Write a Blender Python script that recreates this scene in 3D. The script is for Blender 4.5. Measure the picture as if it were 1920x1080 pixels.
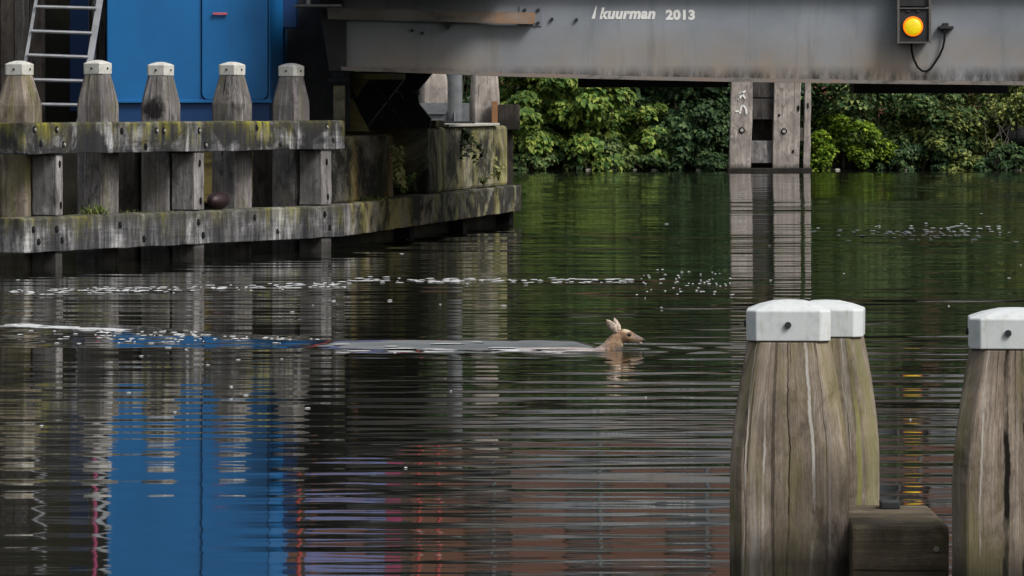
import bpy, bmesh, math, random
import numpy as np
from mathutils import Vector, Matrix

for _o in list(bpy.data.objects):
    bpy.data.objects.remove(_o)
R = math.radians
SC = bpy.context.scene
COL = SC.collection
F = 9780.0            # focal length in pixels of a 1920 wide picture
HC = 1.9              # eye height above the water
HY = 195.0            # row of the horizon
SUN_EL, SUN_AZ = 46, 50   # degrees; azimuth measured from behind the camera towards the right

# ------------------------------------------------------------------ camera
cam = bpy.data.cameras.new('camera')
cam.sensor_fit = 'HORIZONTAL'
cam.sensor_width = 36
cam.lens = 36 * F / 1920
cam.shift_y = (HY - 540) / 1920
cam.clip_start, cam.clip_end = 0.5, 8000
camo = bpy.data.objects.new('camera', cam)
COL.objects.link(camo)
camo.location = (0, 0, HC)
camo.rotation_euler = (R(90), 0, 0)
SC.camera = camo

# ------------------------------------------------------------------ sky and sun
w = bpy.data.worlds.new('World')
SC.world = w
w.use_nodes = True
nt = w.node_tree
bg = nt.nodes['Background']
sky = nt.nodes.new('ShaderNodeTexSky')
sky.sky_type = 'NISHITA'
sky.sun_disc = False
sky.sun_elevation = R(SUN_EL)
sky.sun_rotation = R(180 - SUN_AZ)
sky.air_density = 1.6
sky.dust_density = 4.0
hs = nt.nodes.new('ShaderNodeHueSaturation')
hs.inputs['Saturation'].default_value = 0.3
nt.links.new(sky.outputs[0], hs.inputs['Color'])
nt.links.new(hs.outputs[0], bg.inputs[0])
bg.inputs[1].default_value = 0.115
sl = bpy.data.lights.new('sun', 'SUN')
sl.energy = 2.6
sl.angle = R(18)
sl.color = (1.0, 0.96, 0.9)
so = bpy.data.objects.new('sun', sl)
COL.objects.link(so)
sd = Vector((math.sin(R(SUN_AZ)) * math.cos(R(SUN_EL)), -math.cos(R(SUN_AZ)) * math.cos(R(SUN_EL)), math.sin(R(SUN_EL))))
so.rotation_euler = sd.to_track_quat('Z', 'Y').to_euler()
so.location = sd * 60
SC.view_settings.view_transform = 'Standard'
SC.view_settings.look = 'None'
SC.view_settings.exposure = 0.08
SC.view_settings.gamma = 1
SC.render.engine = 'CYCLES'
SC.cycles.use_denoising = True
SC.cycles.max_bounces = 6
SC.cycles.caustics_reflective = False

# ------------------------------------------------------------------ helpers
def P(px, py, Y):
    return Vector(((px - 960) * Y / F, Y, HC + (HY - py) * Y / F))

def XA(px, Y):
    return (px - 960) * Y / F

def ZA(py, Y):
    return HC + (HY - py) * Y / F

def link(name, mesh, mat=None, parent=None, loc=(0, 0, 0), rotz=0.0):
    o = bpy.data.objects.new(name, mesh)
    COL.objects.link(o)
    if mat is not None and len(mesh.materials) == 0:
        for m in (mat if isinstance(mat, (list, tuple)) else [mat]):
            mesh.materials.append(m)
    if parent:
        o.parent = parent
    o.location = loc
    o.rotation_euler = (0, 0, rotz)
    return o

def obj(name, bm, mat, parent=None, loc=(0, 0, 0), rotz=0.0, smooth=False, bevel=0.0):
    bmesh.ops.recalc_face_normals(bm, faces=bm.faces)
    me = bpy.data.meshes.new(name)
    bm.to_mesh(me)
    bm.free()
    if smooth:
        me.shade_smooth()
    o = link(name, me, mat, parent, loc, rotz)
    if bevel:
        b = o.modifiers.new('bevel', 'BEVEL')
        b.width = bevel
        b.segments = 2
        b.limit_method = 'ANGLE'
        b.angle_limit = R(35)
    return o

def thing(name, label, cat, loc=(0, 0, 0), rotz=0.0, group=None):
    o = bpy.data.objects.new(name, None)
    COL.objects.link(o)
    o.empty_display_size = 0.2
    o.location = loc
    o.rotation_euler = (0, 0, rotz)
    return tag(o, label, cat, group)

def tag(o, label, cat, group=None):
    o['label'] = label
    o['category'] = cat
    if group:
        o['group'] = group
    return o

def BM():
    return bmesh.new()

def box(bm, x0, x1, y0, y1, z0, z1, mi=0):
    v = [bm.verts.new(c) for c in ((x0, y0, z0), (x1, y0, z0), (x1, y1, z0), (x0, y1, z0),
                                   (x0, y0, z1), (x1, y0, z1), (x1, y1, z1), (x0, y1, z1))]
    for q in ((0, 1, 2, 3), (4, 7, 6, 5), (0, 4, 5, 1), (1, 5, 6, 2), (2, 6, 7, 3), (3, 7, 4, 0)):
        f = bm.faces.new([v[i] for i in q])
        f.material_index = mi

def loft(bm, rings, mi=0, caps=True):
    vs = [[bm.verts.new(p) for p in r] for r in rings]
    n = len(vs[0])
    for a, b in zip(vs, vs[1:]):
        for i in range(n):
            f = bm.faces.new((a[i], a[(i + 1) % n], b[(i + 1) % n], b[i]))
            f.material_index = mi
    if caps:
        for r in (vs[0], vs[-1]):
            f = bm.faces.new(r)
            f.material_index = mi

def prism(bm, pts, axis, a0, a1, mi=0):
    """outline pts in the two other axes, extruded along axis"""
    def mk(p, a):
        q = list(p)
        q.insert(axis, a)
        return q
    loft(bm, [[mk(p, a0) for p in pts], [mk(p, a1) for p in pts]], mi)

def tube(bm, pts, rad, n=8, mi=0):
    pts = [Vector(p) for p in pts]
    rads = rad if isinstance(rad, (list, tuple)) else [rad] * len(pts)
    rings = []
    for i, p in enumerate(pts):
        t = (pts[min(i + 1, len(pts) - 1)] - pts[max(i - 1, 0)]).normalized()
        a = t.cross(Vector((0, 1, 0)))
        if a.length < 0.2:
            a = t.cross(Vector((1, 0, 0)))
        a.normalize()
        b = t.cross(a)
        rings.append([p + (a * math.cos(6.2832 * k / n) + b * math.sin(6.2832 * k / n)) * rads[i] for k in range(n)])
    loft(bm, rings, mi)

def disc(bm, c, rx, rz, y0, y1, n=16, mi=0):
    loft(bm, [[(c[0] + rx * math.cos(6.2832 * k / n), y, c[1] + rz * math.sin(6.2832 * k / n)) for k in range(n)] for y in (y0, y1)], mi)

# ------------------------------------------------------------------ materials
class MT:
    def __init__(s, name, rough=0.8, spec=0.3, metal=0.0):
        s.m = bpy.data.materials.new(name)
        s.m.use_nodes = True
        s.t = s.m.node_tree
        s.b = s.t.nodes['Principled BSDF']
        s.b.inputs['Roughness'].default_value = rough
        s.b.inputs['Specular IOR Level'].default_value = spec
        s.b.inputs['Metallic'].default_value = metal
        s.tc = s.n('ShaderNodeTexCoord')
        oi = s.n('ShaderNodeObjectInfo')
        mul = s.n('ShaderNodeVectorMath', operation='SCALE')
        mul.inputs[0].default_value = (37.0, 53.0, 71.0)
        s.l(oi.outputs['Random'], mul.inputs['Scale'])
        s.off = mul.outputs[0]
        s.pos = s.tc.outputs['Object']

    def n(s, typ, **k):
        x = s.t.nodes.new(typ)
        for a, b in k.items():
            setattr(x, a, b)
        return x

    def l(s, a, b):
        s.t.links.new(a, b)

    def noise(s, scale=(1, 1, 1), detail=6, rough=0.6, dist=0.0, off=True):
        mp = s.n('ShaderNodeMapping')
        mp.inputs['Scale'].default_value = scale
        s.l(s.pos, mp.inputs['Vector'])
        if off:
            s.l(s.off, mp.inputs['Location'])
        x = s.n('ShaderNodeTexNoise')
        x.inputs['Scale'].default_value = 1
        x.inputs['Detail'].default_value = detail
        x.inputs['Roughness'].default_value = rough
        x.inputs['Distortion'].default_value = dist
        s.l(mp.outputs[0], x.inputs['Vector'])
        return x.outputs['Fac']

    def ramp(s, fac, stops):
        r = s.n('ShaderNodeValToRGB')
        e = r.color_ramp.elements
        while len(e) < len(stops):
            e.new(0.5)
        for el, (p, c) in zip(e, stops):
            el.position = p
            el.color = (c, c, c, 1) if isinstance(c, (int, float)) else (*c, 1)
        s.l(fac, r.inputs[0])
        return r.outputs[0]

    def mix(s, fac, a, b, mode='MIX'):
        x = s.n('ShaderNodeMix', data_type='RGBA', blend_type=mode)
        for v, i in ((fac, 0), (a, 6), (b, 7)):
            if isinstance(v, (int, float)):
                x.inputs[i].default_value = v
            elif isinstance(v, tuple):
                x.inputs[i].default_value = (*v, 1)
            else:
                s.l(v, x.inputs[i])
        return x.outputs[2]

    def math(s, op, a, b=None):
        x = s.n('ShaderNodeMath', operation=op)
        x.use_clamp = True
        for v, i in ((a, 0), (b, 1)):
            if v is None:
                continue
            if isinstance(v, (int, float)):
                x.inputs[i].default_value = v
            else:
                s.l(v, x.inputs[i])
        return x.outputs[0]

    def axis(s, k, lo, hi):
        sp = s.n('ShaderNodeSeparateXYZ')
        s.l(s.pos, sp.inputs[0])
        mr = s.n('ShaderNodeMapRange')
        mr.inputs['From Min'].default_value = lo
        mr.inputs['From Max'].default_value = hi
        s.l(sp.outputs[k], mr.inputs['Value'])
        return mr.outputs[0]

    def col(s, c):
        if isinstance(c, tuple):
            s.b.inputs['Base Color'].default_value = (*c, 1)
        else:
            s.l(c, s.b.inputs['Base Color'])
        return s

    def bump(s, h, strength=0.4, dist=0.02):
        x = s.n('ShaderNodeBump')
        x.inputs['Strength'].default_value = strength
        x.inputs['Distance'].default_value = dist
        s.l(h, x.inputs['Height'])
        s.l(x.outputs[0], s.b.inputs['Normal'])
        return s

def wood(name, dark, mid, light, grain='z', green=0.0, gz=None, crack=0.6, pale=0.0, palec=(0.46, 0.44, 0.42), rest=False, lines=(), spot=None):
    m = MT(name, 0.9, 0.15)
    if rest:
        m.pos = m.n('ShaderNodeAttribute', attribute_name='grain').outputs['Vector']
    st = {'z': lambda a, b: (a, a, b), 'x': lambda a, b: (b, a, a)}[grain]
    fine = m.math('ADD', m.math('MULTIPLY', m.noise(st(130, 4.0), 9, 0.78), 0.6), m.math('MULTIPLY', m.noise(st(90, 30), 8, 0.78), 0.4))
    med = m.noise(st(14, 0.9), 6, 0.65, 0.6)
    big = m.noise((2.6, 2.6, 2.2), 5, 0.6)
    c = m.ramp(m.math('ADD', m.math('MULTIPLY', fine, 0.62), m.math('MULTIPLY', med, 0.38)),
               [(0.38, dark), (0.5, mid), (0.615, light)])
    blot = m.noise((6, 6, 3.0), 7, 0.7, 0.8)
    c = m.mix(m.ramp(blot, [(0.36, 0.85), (0.52, 0.0)]), c, tuple(x * 0.6 for x in dark))
    c = m.mix(m.ramp(big, [(0.40, 0.75), (0.62, 0.0)]), c, tuple(x * 0.55 for x in mid), 'MIX')
    if pale:
        c = m.mix(m.ramp(m.noise(st(22, 1.1), 7, 0.7, 0.8), [(0.58, 0.0), (0.70, pale)]), c, palec)
    if green:
        g = m.ramp(m.noise((5, 5, 1.3), 6, 0.65), [(0.46, 0.0), (0.64, green)])
        if gz:
            g = m.math('MULTIPLY', g, m.axis(2, *gz))
        c = m.mix(g, c, (0.16, 0.15, 0.03))
    ck = m.ramp(m.noise(st(26, 0.45), 3, 0.5, 1.2), [(0.30, crack), (0.345, 0.0)])
    c = m.mix(ck, c, (0.012, 0.01, 0.008))
    for axis_, x0, wdt, colr, amt in lines:      # long drying cracks and bird-dropping runs
        sp_ = m.n('ShaderNodeSeparateXYZ')
        m.l(m.pos, sp_.inputs[0])
        wob = m.noise((2, 2, 2.4), 4, 0.6, off=False)
        d1 = m.n('ShaderNodeMath', operation='MULTIPLY_ADD')
        m.l(wob, d1.inputs[0])
        d1.inputs[1].default_value = 0.05
        m.l(sp_.outputs[axis_], d1.inputs[2])
        d2 = m.n('ShaderNodeMath', operation='SUBTRACT')
        m.l(d1.outputs[0], d2.inputs[0])
        d2.inputs[1].default_value = x0 + 0.025
        d3 = m.n('ShaderNodeMath', operation='ABSOLUTE')
        m.l(d2.outputs[0], d3.inputs[0])
        mask = m.ramp(m.math('MULTIPLY', d3.outputs[0], 1.0 / (wdt * 2)), [(0.3, 1.0), (0.55, 0.0)])
        mask = m.math('MULTIPLY', mask, m.ramp(m.noise((9, 9, 2.2), 5, 0.65), [(0.38, 0.0), (0.52, amt)]))
        c = m.mix(mask, c, colr)
    if spot:
        vd = m.n('ShaderNodeVectorMath', operation='DISTANCE')
        m.l(m.pos, vd.inputs[0])
        vd.inputs[1].default_value = spot[:3]
        e = m.math('ADD', m.math('MULTIPLY', vd.outputs['Value'], 0.5 / spot[3]), m.math('MULTIPLY', m.noise((11, 11, 8), 6, 0.7), 0.6))
        c = m.mix(m.ramp(e, [(0.55, 0.93), (0.75, 0.0)]), c, (0.012, 0.011, 0.012))
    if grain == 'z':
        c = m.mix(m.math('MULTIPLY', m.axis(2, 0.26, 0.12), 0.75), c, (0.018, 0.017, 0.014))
    m.col(c)
    m.bump(m.math('SUBTRACT', m.math('ADD', m.math('MULTIPLY', fine, 0.5), m.math('MULTIPLY', med, 0.5)), ck), 0.8, 0.02)
    return m.m

def plain(name, c, rough=0.6, spec=0.4, var=0.25, metal=0.0, sc=6):
    m = MT(name, rough, spec, metal)
    n = m.noise((sc, sc, sc), 6, 0.65)
    m.col(m.mix(m.ramp(n, [(0.3, 0.0), (0.7, 1.0)]), tuple(x * (1 - var) for x in c), tuple(min(1, x * (1 + var)) for x in c)))
    m.bump(n, 0.15, 0.01)
    return m.m

M = {}
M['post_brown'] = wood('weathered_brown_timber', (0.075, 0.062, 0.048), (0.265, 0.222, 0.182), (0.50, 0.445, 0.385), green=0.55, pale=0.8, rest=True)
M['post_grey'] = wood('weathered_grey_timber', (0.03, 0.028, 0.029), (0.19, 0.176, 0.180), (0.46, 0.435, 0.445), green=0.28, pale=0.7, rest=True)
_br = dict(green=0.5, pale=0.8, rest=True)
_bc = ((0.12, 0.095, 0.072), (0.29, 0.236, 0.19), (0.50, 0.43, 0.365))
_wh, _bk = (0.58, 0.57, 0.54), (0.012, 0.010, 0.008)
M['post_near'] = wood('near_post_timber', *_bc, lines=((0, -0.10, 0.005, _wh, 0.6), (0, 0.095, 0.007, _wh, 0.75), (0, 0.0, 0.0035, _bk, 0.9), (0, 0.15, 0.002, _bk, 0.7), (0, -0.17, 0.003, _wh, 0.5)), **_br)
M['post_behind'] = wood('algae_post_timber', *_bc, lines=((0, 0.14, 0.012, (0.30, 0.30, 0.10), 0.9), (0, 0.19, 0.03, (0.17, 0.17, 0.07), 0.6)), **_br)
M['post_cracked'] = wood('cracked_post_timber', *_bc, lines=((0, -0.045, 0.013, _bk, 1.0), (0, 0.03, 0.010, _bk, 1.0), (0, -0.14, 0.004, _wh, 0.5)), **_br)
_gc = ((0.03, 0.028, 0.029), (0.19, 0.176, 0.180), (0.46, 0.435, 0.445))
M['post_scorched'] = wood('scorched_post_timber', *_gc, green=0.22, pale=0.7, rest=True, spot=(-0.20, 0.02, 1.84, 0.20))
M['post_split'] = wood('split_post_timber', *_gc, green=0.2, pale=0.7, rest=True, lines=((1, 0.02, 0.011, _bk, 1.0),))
M['board_grey'] = wood('weathered_grey_board', (0.025, 0.023, 0.023), (0.08, 0.074, 0.072), (0.17, 0.16, 0.155), pale=0.3)
M['pile'] = wood('wet_pile_timber', (0.05, 0.047, 0.048), (0.23, 0.22, 0.22), (0.46, 0.45, 0.45), crack=0.5, pale=0.4)
M['dark_timber'] = wood('dark_timber', (0.015, 0.012, 0.010), (0.05, 0.043, 0.038), (0.11, 0.098, 0.09))
M['far_timber'] = wood('pale_grey_timber', (0.16, 0.14, 0.125), (0.40, 0.355, 0.325), (0.60, 0.555, 0.52), crack=0.5)
M['block_timber'] = wood('sawn_brown_timber', (0.05, 0.04, 0.03), (0.14, 0.112, 0.085), (0.27, 0.225, 0.175), grain='x', green=0.2)

def rail_mat(name, ztop, h, dark, moss=1.0):
    m = MT(name, 0.9, 0.15)
    fine = m.noise((2.2, 30, 30), 8, 0.75)
    drip = m.noise((7, 7, 1.0), 8, 0.72, 0.4)
    big = m.noise((1.3, 1.3, 1.8), 6, 0.65, 0.5)
    a = m.math('ADD', m.math('MULTIPLY', fine, 0.22), m.math('MULTIPLY', drip, 0.78))
    c = m.ramp(a, [(0.39, (0.025, 0.025, 0.028)), (0.5, (0.16, 0.16, 0.166)), (0.61, (0.50, 0.50, 0.515))])
    c = m.mix(m.ramp(big, [(0.47, dark), (0.62, 0.0)]), c, (0.022, 0.022, 0.025))
    top = m.axis(2, ztop - h * 0.95, ztop)
    mo = m.math('MULTIPLY', m.ramp(m.noise((6.5, 6.5, 1.5), 6, 0.7), [(0.46, 0.0), (0.62, moss)]),
                m.math('MULTIPLY', m.ramp(m.noise((0.9, 0.9, 0.9), 3, 0.6), [(0.42, 0.0), (0.60, 1.0)]), top))
    c = m.mix(m.ramp(top, [(0.55, 0.0), (0.95, 0.45)]), c, (0.06, 0.058, 0.03))
    c = m.mix(mo, c, (0.30, 0.28, 0.03))
    m.col(c)
    m.bump(a, 0.7, 0.02)
    return m.m
M['rail_up'] = rail_mat('mossy_rail_timber', 0.0, 0.37, 0.96)
M['rail_low'] = rail_mat('grey_rail_timber', 0.0, 0.40, 0.7, 0.55)

def concrete(name, base, olive=0.8, blackness=0.8, rust=0.0, zs=0.5, xs=1.0):
    m = MT(name, 0.92, 0.15)
    fine = m.noise((14, 14, 14), 8, 0.7)
    drip = m.noise((0.62 * xs, 0.62 * xs, zs * 0.4), 8, 0.62, 0.3)
    drip2 = m.noise((0.5 * xs, 0.5 * xs, zs * 0.4), 8, 0.62, 0.3)
    drip3 = m.noise((0.5 * xs, 0.5 * xs, zs * 1.1), 9, 0.72, 0.5)
    c = m.ramp(fine, [(0.3, tuple(x * 0.6 for x in base)), (0.7, tuple(x * 1.3 for x in base))])
    if rust:
        c = m.mix(m.ramp(drip2, [(0.48, 0.0), (0.62, rust)]), c, (0.27, 0.16, 0.07))
    c = m.mix(m.ramp(drip, [(0.42, 0.0), (0.62, olive)]), c, (0.29, 0.265, 0.065))
    c = m.mix(m.ramp(drip3, [(0.45, blackness), (0.59, 0.0)]), c, (0.014, 0.014, 0.013))
    m.col(c)
    m.bump(fine, 0.25, 0.02)
    return m.m
M['pier'] = concrete('stained_concrete', (0.26, 0.245, 0.21), 0.6, 0.96, 0.9, 0.6, 0.9)
M['pier_far'] = concrete('algae_stained_concrete', (0.40, 0.39, 0.345), 0.85, 0.95, 0.2, 0.6, 1.0)
M['ledge'] = concrete('mossy_concrete_ledge', (0.26, 0.25, 0.215), 0.8, 0.92, 0.35, 1.6, 2.6)
M['slab'] = plain('pale_concrete', (0.42, 0.41, 0.37), 0.9, 0.2, 0.35, 0, 8)
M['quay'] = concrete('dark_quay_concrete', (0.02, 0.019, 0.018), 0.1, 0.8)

def cap_mat():
    m = MT('white_painted_cap', 0.55, 0.4)
    n = m.noise((11, 11, 11), 7, 0.75)
    d = m.noise((30, 30, 5), 7, 0.75)
    c = m.mix(m.ramp(n, [(0.47, 0.0), (0.66, 0.6)]), (0.56, 0.56, 0.53), (0.27, 0.26, 0.21))
    c = m.mix(m.ramp(d, [(0.53, 0.0), (0.68, 0.75)]), c, (0.30, 0.27, 0.20))
    return m.col(c).bump(n, 0.15, 0.01).m
M['cap'] = cap_mat()
def cap_clean():
    m = MT('clean_white_cap', 0.5, 0.4)
    n = m.noise((13, 13, 13), 8, 0.75)
    c = m.mix(m.ramp(n, [(0.50, 0.0), (0.72, 0.55)]), (0.58, 0.61, 0.62), (0.34, 0.375, 0.375))
    c = m.mix(m.ramp(m.noise((34, 34, 5), 8, 0.75), [(0.56, 0.0), (0.70, 0.65)]), c, (0.36, 0.35, 0.24))
    return m.col(c).bump(n, 0.12, 0.01).m
M['cap_clean'] = cap_clean()

def blue_paint(name, c):
    m = MT(name, 0.45, 0.4)
    n = m.noise((1.5, 1.5, 0.8), 5, 0.6)
    d = m.noise((9, 9, 0.6), 6, 0.65)
    k = m.mix(m.ramp(n, [(0.3, 0.0), (0.7, 1.0)]), tuple(x * 0.88 for x in c), tuple(x * 1.1 for x in c))
    k = m.mix(m.ramp(d, [(0.6, 0.0), (0.8, 0.3)]), k, tuple(x * 0.55 for x in c))
    return m.col(k).bump(d, 0.08, 0.01).m
M['blue'] = blue_paint('blue_paint', (0.010, 0.135, 0.37))
M['blue_dark'] = blue_paint('dark_blue_paint', (0.010, 0.05, 0.16))

def girder_paint():
    m = MT('grey_bridge_paint', 0.5, 0.35)
    n = m.noise((0.8, 0.8, 0.9), 6, 0.6)
    v = m.noise((5, 5, 0.5), 6, 0.65)
    c = m.mix(m.ramp(n, [(0.35, 0.0), (0.65, 1.0)]), (0.175, 0.196, 0.226), (0.255, 0.275, 0.305))
    low = m.axis(2, 0.72, 0.22)
    rs = m.math('MULTIPLY', m.ramp(m.noise((0.7, 0.7, 0.5), 5, 0.6), [(0.40, 0.0), (0.62, 0.7)]), low)
    c = m.mix(rs, c, (0.27, 0.205, 0.14))
    bot = m.axis(2, 0.20, 0.05)
    dk = m.math('MULTIPLY', m.ramp(m.noise((7, 7, 2.2), 7, 0.7), [(0.34, 0.0), (0.62, 1.0)]), bot)
    c = m.mix(dk, c, (0.035, 0.03, 0.025))
    c = m.mix(m.ramp(v, [(0.56, 0.0), (0.75, 0.35)]), c, (0.06, 0.062, 0.065))
    return m.col(c).bump(v, 0.06, 0.01).m
M['girder'] = girder_paint()
def flange_mat():
    m = MT('rusty_flange_paint', 0.7, 0.3)
    n = m.noise((3, 9, 9), 7, 0.7)
    return m.col(m.ramp(n, [(0.35, (0.10, 0.085, 0.075)), (0.5, (0.20, 0.185, 0.175)), (0.68, (0.24, 0.17, 0.13))])).bump(n, 0.3, 0.01).m
M['flange'] = flange_mat()
def rust_bar():
    m = MT('rust_streaked_steel', 0.65, 0.3)
    n = m.noise((2, 6, 6), 7, 0.7)
    c = m.ramp(n, [(0.32, (0.08, 0.08, 0.08)), (0.5, (0.22, 0.21, 0.20)), (0.68, (0.30, 0.29, 0.28))])
    r = m.math('MULTIPLY', m.axis(0, 1.2, 2.3), m.ramp(m.noise((4, 4, 4), 6, 0.7), [(0.35, 0.2), (0.6, 1.0)]))
    return m.col(m.mix(r, c, (0.30, 0.17, 0.09))).bump(n, 0.3, 0.01).m
M['rust_bar'] = rust_bar()
M['dark_steel'] = plain('dark_steel', (0.022, 0.023, 0.026), 0.6, 0.3, 0.4)
M['steel'] = plain('grey_steel', (0.13, 0.14, 0.15), 0.5, 0.4, 0.3)
M['bearing'] = concrete('streaked_bearing_steel', (0.34, 0.32, 0.26), 0.7, 0.7, 0.4)
M['alu'] = plain('dull_aluminium', (0.33, 0.34, 0.36), 0.42, 0.5, 0.25, 0.55)
M['black'] = plain('black_hole', (0.008, 0.008, 0.008), 0.9, 0.1)
M['bolt'] = plain('galvanised_bolt', (0.30, 0.29, 0.28), 0.6, 0.4, 0.4)
M['handle'] = plain('pink_red_handle', (0.55, 0.12, 0.16), 0.45, 0.4)
M['float'] = plain('maroon_rubber', (0.022, 0.010, 0.012), 0.5, 0.4, 0.3)
M['white_paint'] = plain('white_lettering', (0.80, 0.80, 0.79), 0.6, 0.3, 0.08)
M['brick'] = plain('red_brick', (0.17, 0.085, 0.062), 0.9, 0.2, 0.3, 0, 4)
M['red'] = plain('red_paint', (0.36, 0.06, 0.05), 0.5, 0.4)
M['magenta'] = plain('magenta_paint', (0.34, 0.05, 0.14), 0.5, 0.4)
M['lilac'] = plain('lilac_blue_panel', (0.17, 0.20, 0.42), 0.5, 0.4)
M['glass'] = plain('dark_window_glass', (0.03, 0.035, 0.04), 0.08, 0.5, 0.1)
M['bark'] = plain('bark', (0.07, 0.055, 0.04), 0.9, 0.2, 0.4, 0, 9)
M['stem'] = plain('green_stem', (0.10, 0.10, 0.04), 0.8, 0.2)
M['pink'] = plain('pale_stone', (0.24, 0.23, 0.20), 0.9, 0.2, 0.3, 0, 8)

def lamp_mat():
    m = MT('lit_amber_lens', 0.3, 0.5)
    n = m.noise((40, 40, 40), 3, 0.6, off=False)
    m.col((0.45, 0.33, 0.01))
    m.l(m.ramp(n, [(0.35, (0.95, 0.62, 0.0)), (0.6, (1.0, 0.86, 0.01))]), m.b.inputs['Emission Color'])
    m.b.inputs['Emission Strength'].default_value = 0.48
    return m.m
M['lamp'] = lamp_mat()
def lamp_rim():
    m = MT('glowing_orange_rim', 0.3, 0.5)
    m.col((0.6, 0.13, 0.005))
    m.b.inputs['Emission Color'].default_value = (1, 0.22, 0.0, 1)
    m.b.inputs['Emission Strength'].default_value = 0.7
    return m.m
M['lamp_rim'] = lamp_rim()

def leaf_mat(name, stops, trans=0.38):
    m = MT(name, 0.55, 0.25)
    g = m.n('ShaderNodeNewGeometry')
    c = m.ramp(g.outputs['Random Per Island'], stops)
    big = m.noise((0.9, 0.9, 0.9), 3, 0.6)
    c = m.mix(m.ramp(big, [(0.35, 0.55), (0.6, 0.0)]), c, tuple(x * 0.5 for x in stops[0][1]))
    m.col(c)
    tr = m.n('ShaderNodeBsdfTranslucent')
    m.l(c, tr.inputs[0])
    mx = m.n('ShaderNodeMixShader')
    mx.inputs[0].default_value = trans
    m.l(m.b.outputs[0], mx.inputs[1])
    m.l(tr.outputs[0], mx.inputs[2])
    m.l(mx.outputs[0], m.t.nodes['Material Output'].inputs[0])
    return m.m
M['leaf_bright'] = leaf_mat('yellow_green_leaves', [(0.0, (0.064, 0.151, 0.043)), (0.5, (0.219, 0.343, 0.076)), (1.0, (0.474, 0.544, 0.118))])
M['leaf_dark'] = leaf_mat('dark_green_leaves', [(0.0, (0.028, 0.066, 0.030)), (0.6, (0.072, 0.143, 0.061)), (1.0, (0.196, 0.282, 0.107))])
M['leaf_mid'] = leaf_mat('mid_green_leaves', [(0.0, (0.041, 0.095, 0.037)), (0.6, (0.136, 0.224, 0.083)), (1.0, (0.388, 0.427, 0.141))])
M['leaf_lime'] = leaf_mat('lime_leaves', [(0.0, (0.071, 0.161, 0.022)), (0.5, (0.214, 0.343, 0.033)), (1.0, (0.399, 0.504, 0.044))])
M['leaf_olive'] = leaf_mat('olive_leaves', [(0.0, (0.048, 0.083, 0.032)), (0.5, (0.177, 0.240, 0.070)), (1.0, (0.483, 0.500, 0.142))])
M['leaf_shade'] = leaf_mat('dark_fern_leaves', [(0.0, (0.012, 0.022, 0.010)), (0.6, (0.028, 0.045, 0.018)), (1.0, (0.05, 0.07, 0.03))])
M['leaf_pale'] = leaf_mat('pale_weed_leaves', [(0.0, (0.26, 0.30, 0.11)), (0.5, (0.48, 0.50, 0.20)), (1.0, (0.66, 0.62, 0.32))])
M['tree_dark'] = leaf_mat('tree_leaves', [(0.0, (0.038, 0.065, 0.030)), (0.6, (0.090, 0.130, 0.051)), (1.0, (0.204, 0.216, 0.090))])

def water_mat():
    m = MT('dark_canal_water', 0.03, 0.5)
    m.b.inputs['IOR'].default_value = 1.333
    m.col((0.010, 0.011, 0.008))
    return m.m
M['water'] = water_mat()
def ground_mat():
    m = MT('bank_earth', 0.95, 0.1)
    m.pos = m.tc.outputs['Object']
    n = m.noise((0.7, 0.7, 0.7), 8, 0.7)
    return m.col(m.ramp(n, [(0.35, (0.006, 0.006, 0.004)), (0.55, (0.012, 0.015, 0.007)), (0.75, (0.025, 0.027, 0.013))])).bump(n, 0.8, 0.2).m
M['ground'] = ground_mat()
M['glint_foam'] = plain('white_glint_foam', (0.58, 0.59, 0.60), 0.4, 0.4, 0.1)  # white paints in sky glints on the ripples, plus wake bubbles

def fur():
    m = MT('roe_deer_coat', 0.85, 0.15)
    n = m.noise((18, 18, 18), 5, 0.7)
    c = m.ramp(n, [(0.36, (0.17, 0.10, 0.06)), (0.52, (0.36, 0.235, 0.15)), (0.68, (0.56, 0.43, 0.31))])
    wet_sheen = m.axis(0, 0.02, -0.08)  # pale grey back paints in the sheen of its water film
    c = m.mix(wet_sheen, c, (0.40, 0.35, 0.345))
    c = m.mix(m.math('MULTIPLY', m.math('MULTIPLY', m.axis(0, 0.10, 0.13), m.axis(0, 0.17, 0.145)), m.axis(2, 0.138, 0.152)), c, (0.66, 0.56, 0.40))
    c = m.mix(m.math('MULTIPLY', m.axis(2, 0.055, 0.02), m.axis(0, 0.02, 0.06)), c, (0.17, 0.145, 0.14))
    # grey brown muzzle, pale brow, and pale chin
    c = m.mix(m.math('MULTIPLY', m.axis(0, 0.17, 0.21), m.axis(2, 0.082, 0.10)), c, (0.20, 0.17, 0.15))
    c = m.mix(m.math('MULTIPLY', m.axis(0, 0.14, 0.19), m.axis(2, 0.085, 0.062)), c, (0.46, 0.38, 0.28))
    n2 = m.noise((70, 160, 90), 4, 0.7)
    c = m.mix(m.ramp(n2, [(0.40, 0.55), (0.55, 0.0)]), c, (0.10, 0.06, 0.04))
    return m.col(c).bump(n2, 0.6, 0.01).m
M['fur'] = fur()
M['ear'] = plain('pale_ear_fur', (0.44, 0.36, 0.30), 0.85, 0.1, 0.6, 0, 45)
M['ear_edge'] = plain('dark_ear_edge', (0.10, 0.075, 0.06), 0.85, 0.1, 0.5, 0, 40)
M['nose'] = plain('black_nose', (0.008, 0.007, 0.007), 0.35, 0.5)

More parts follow.
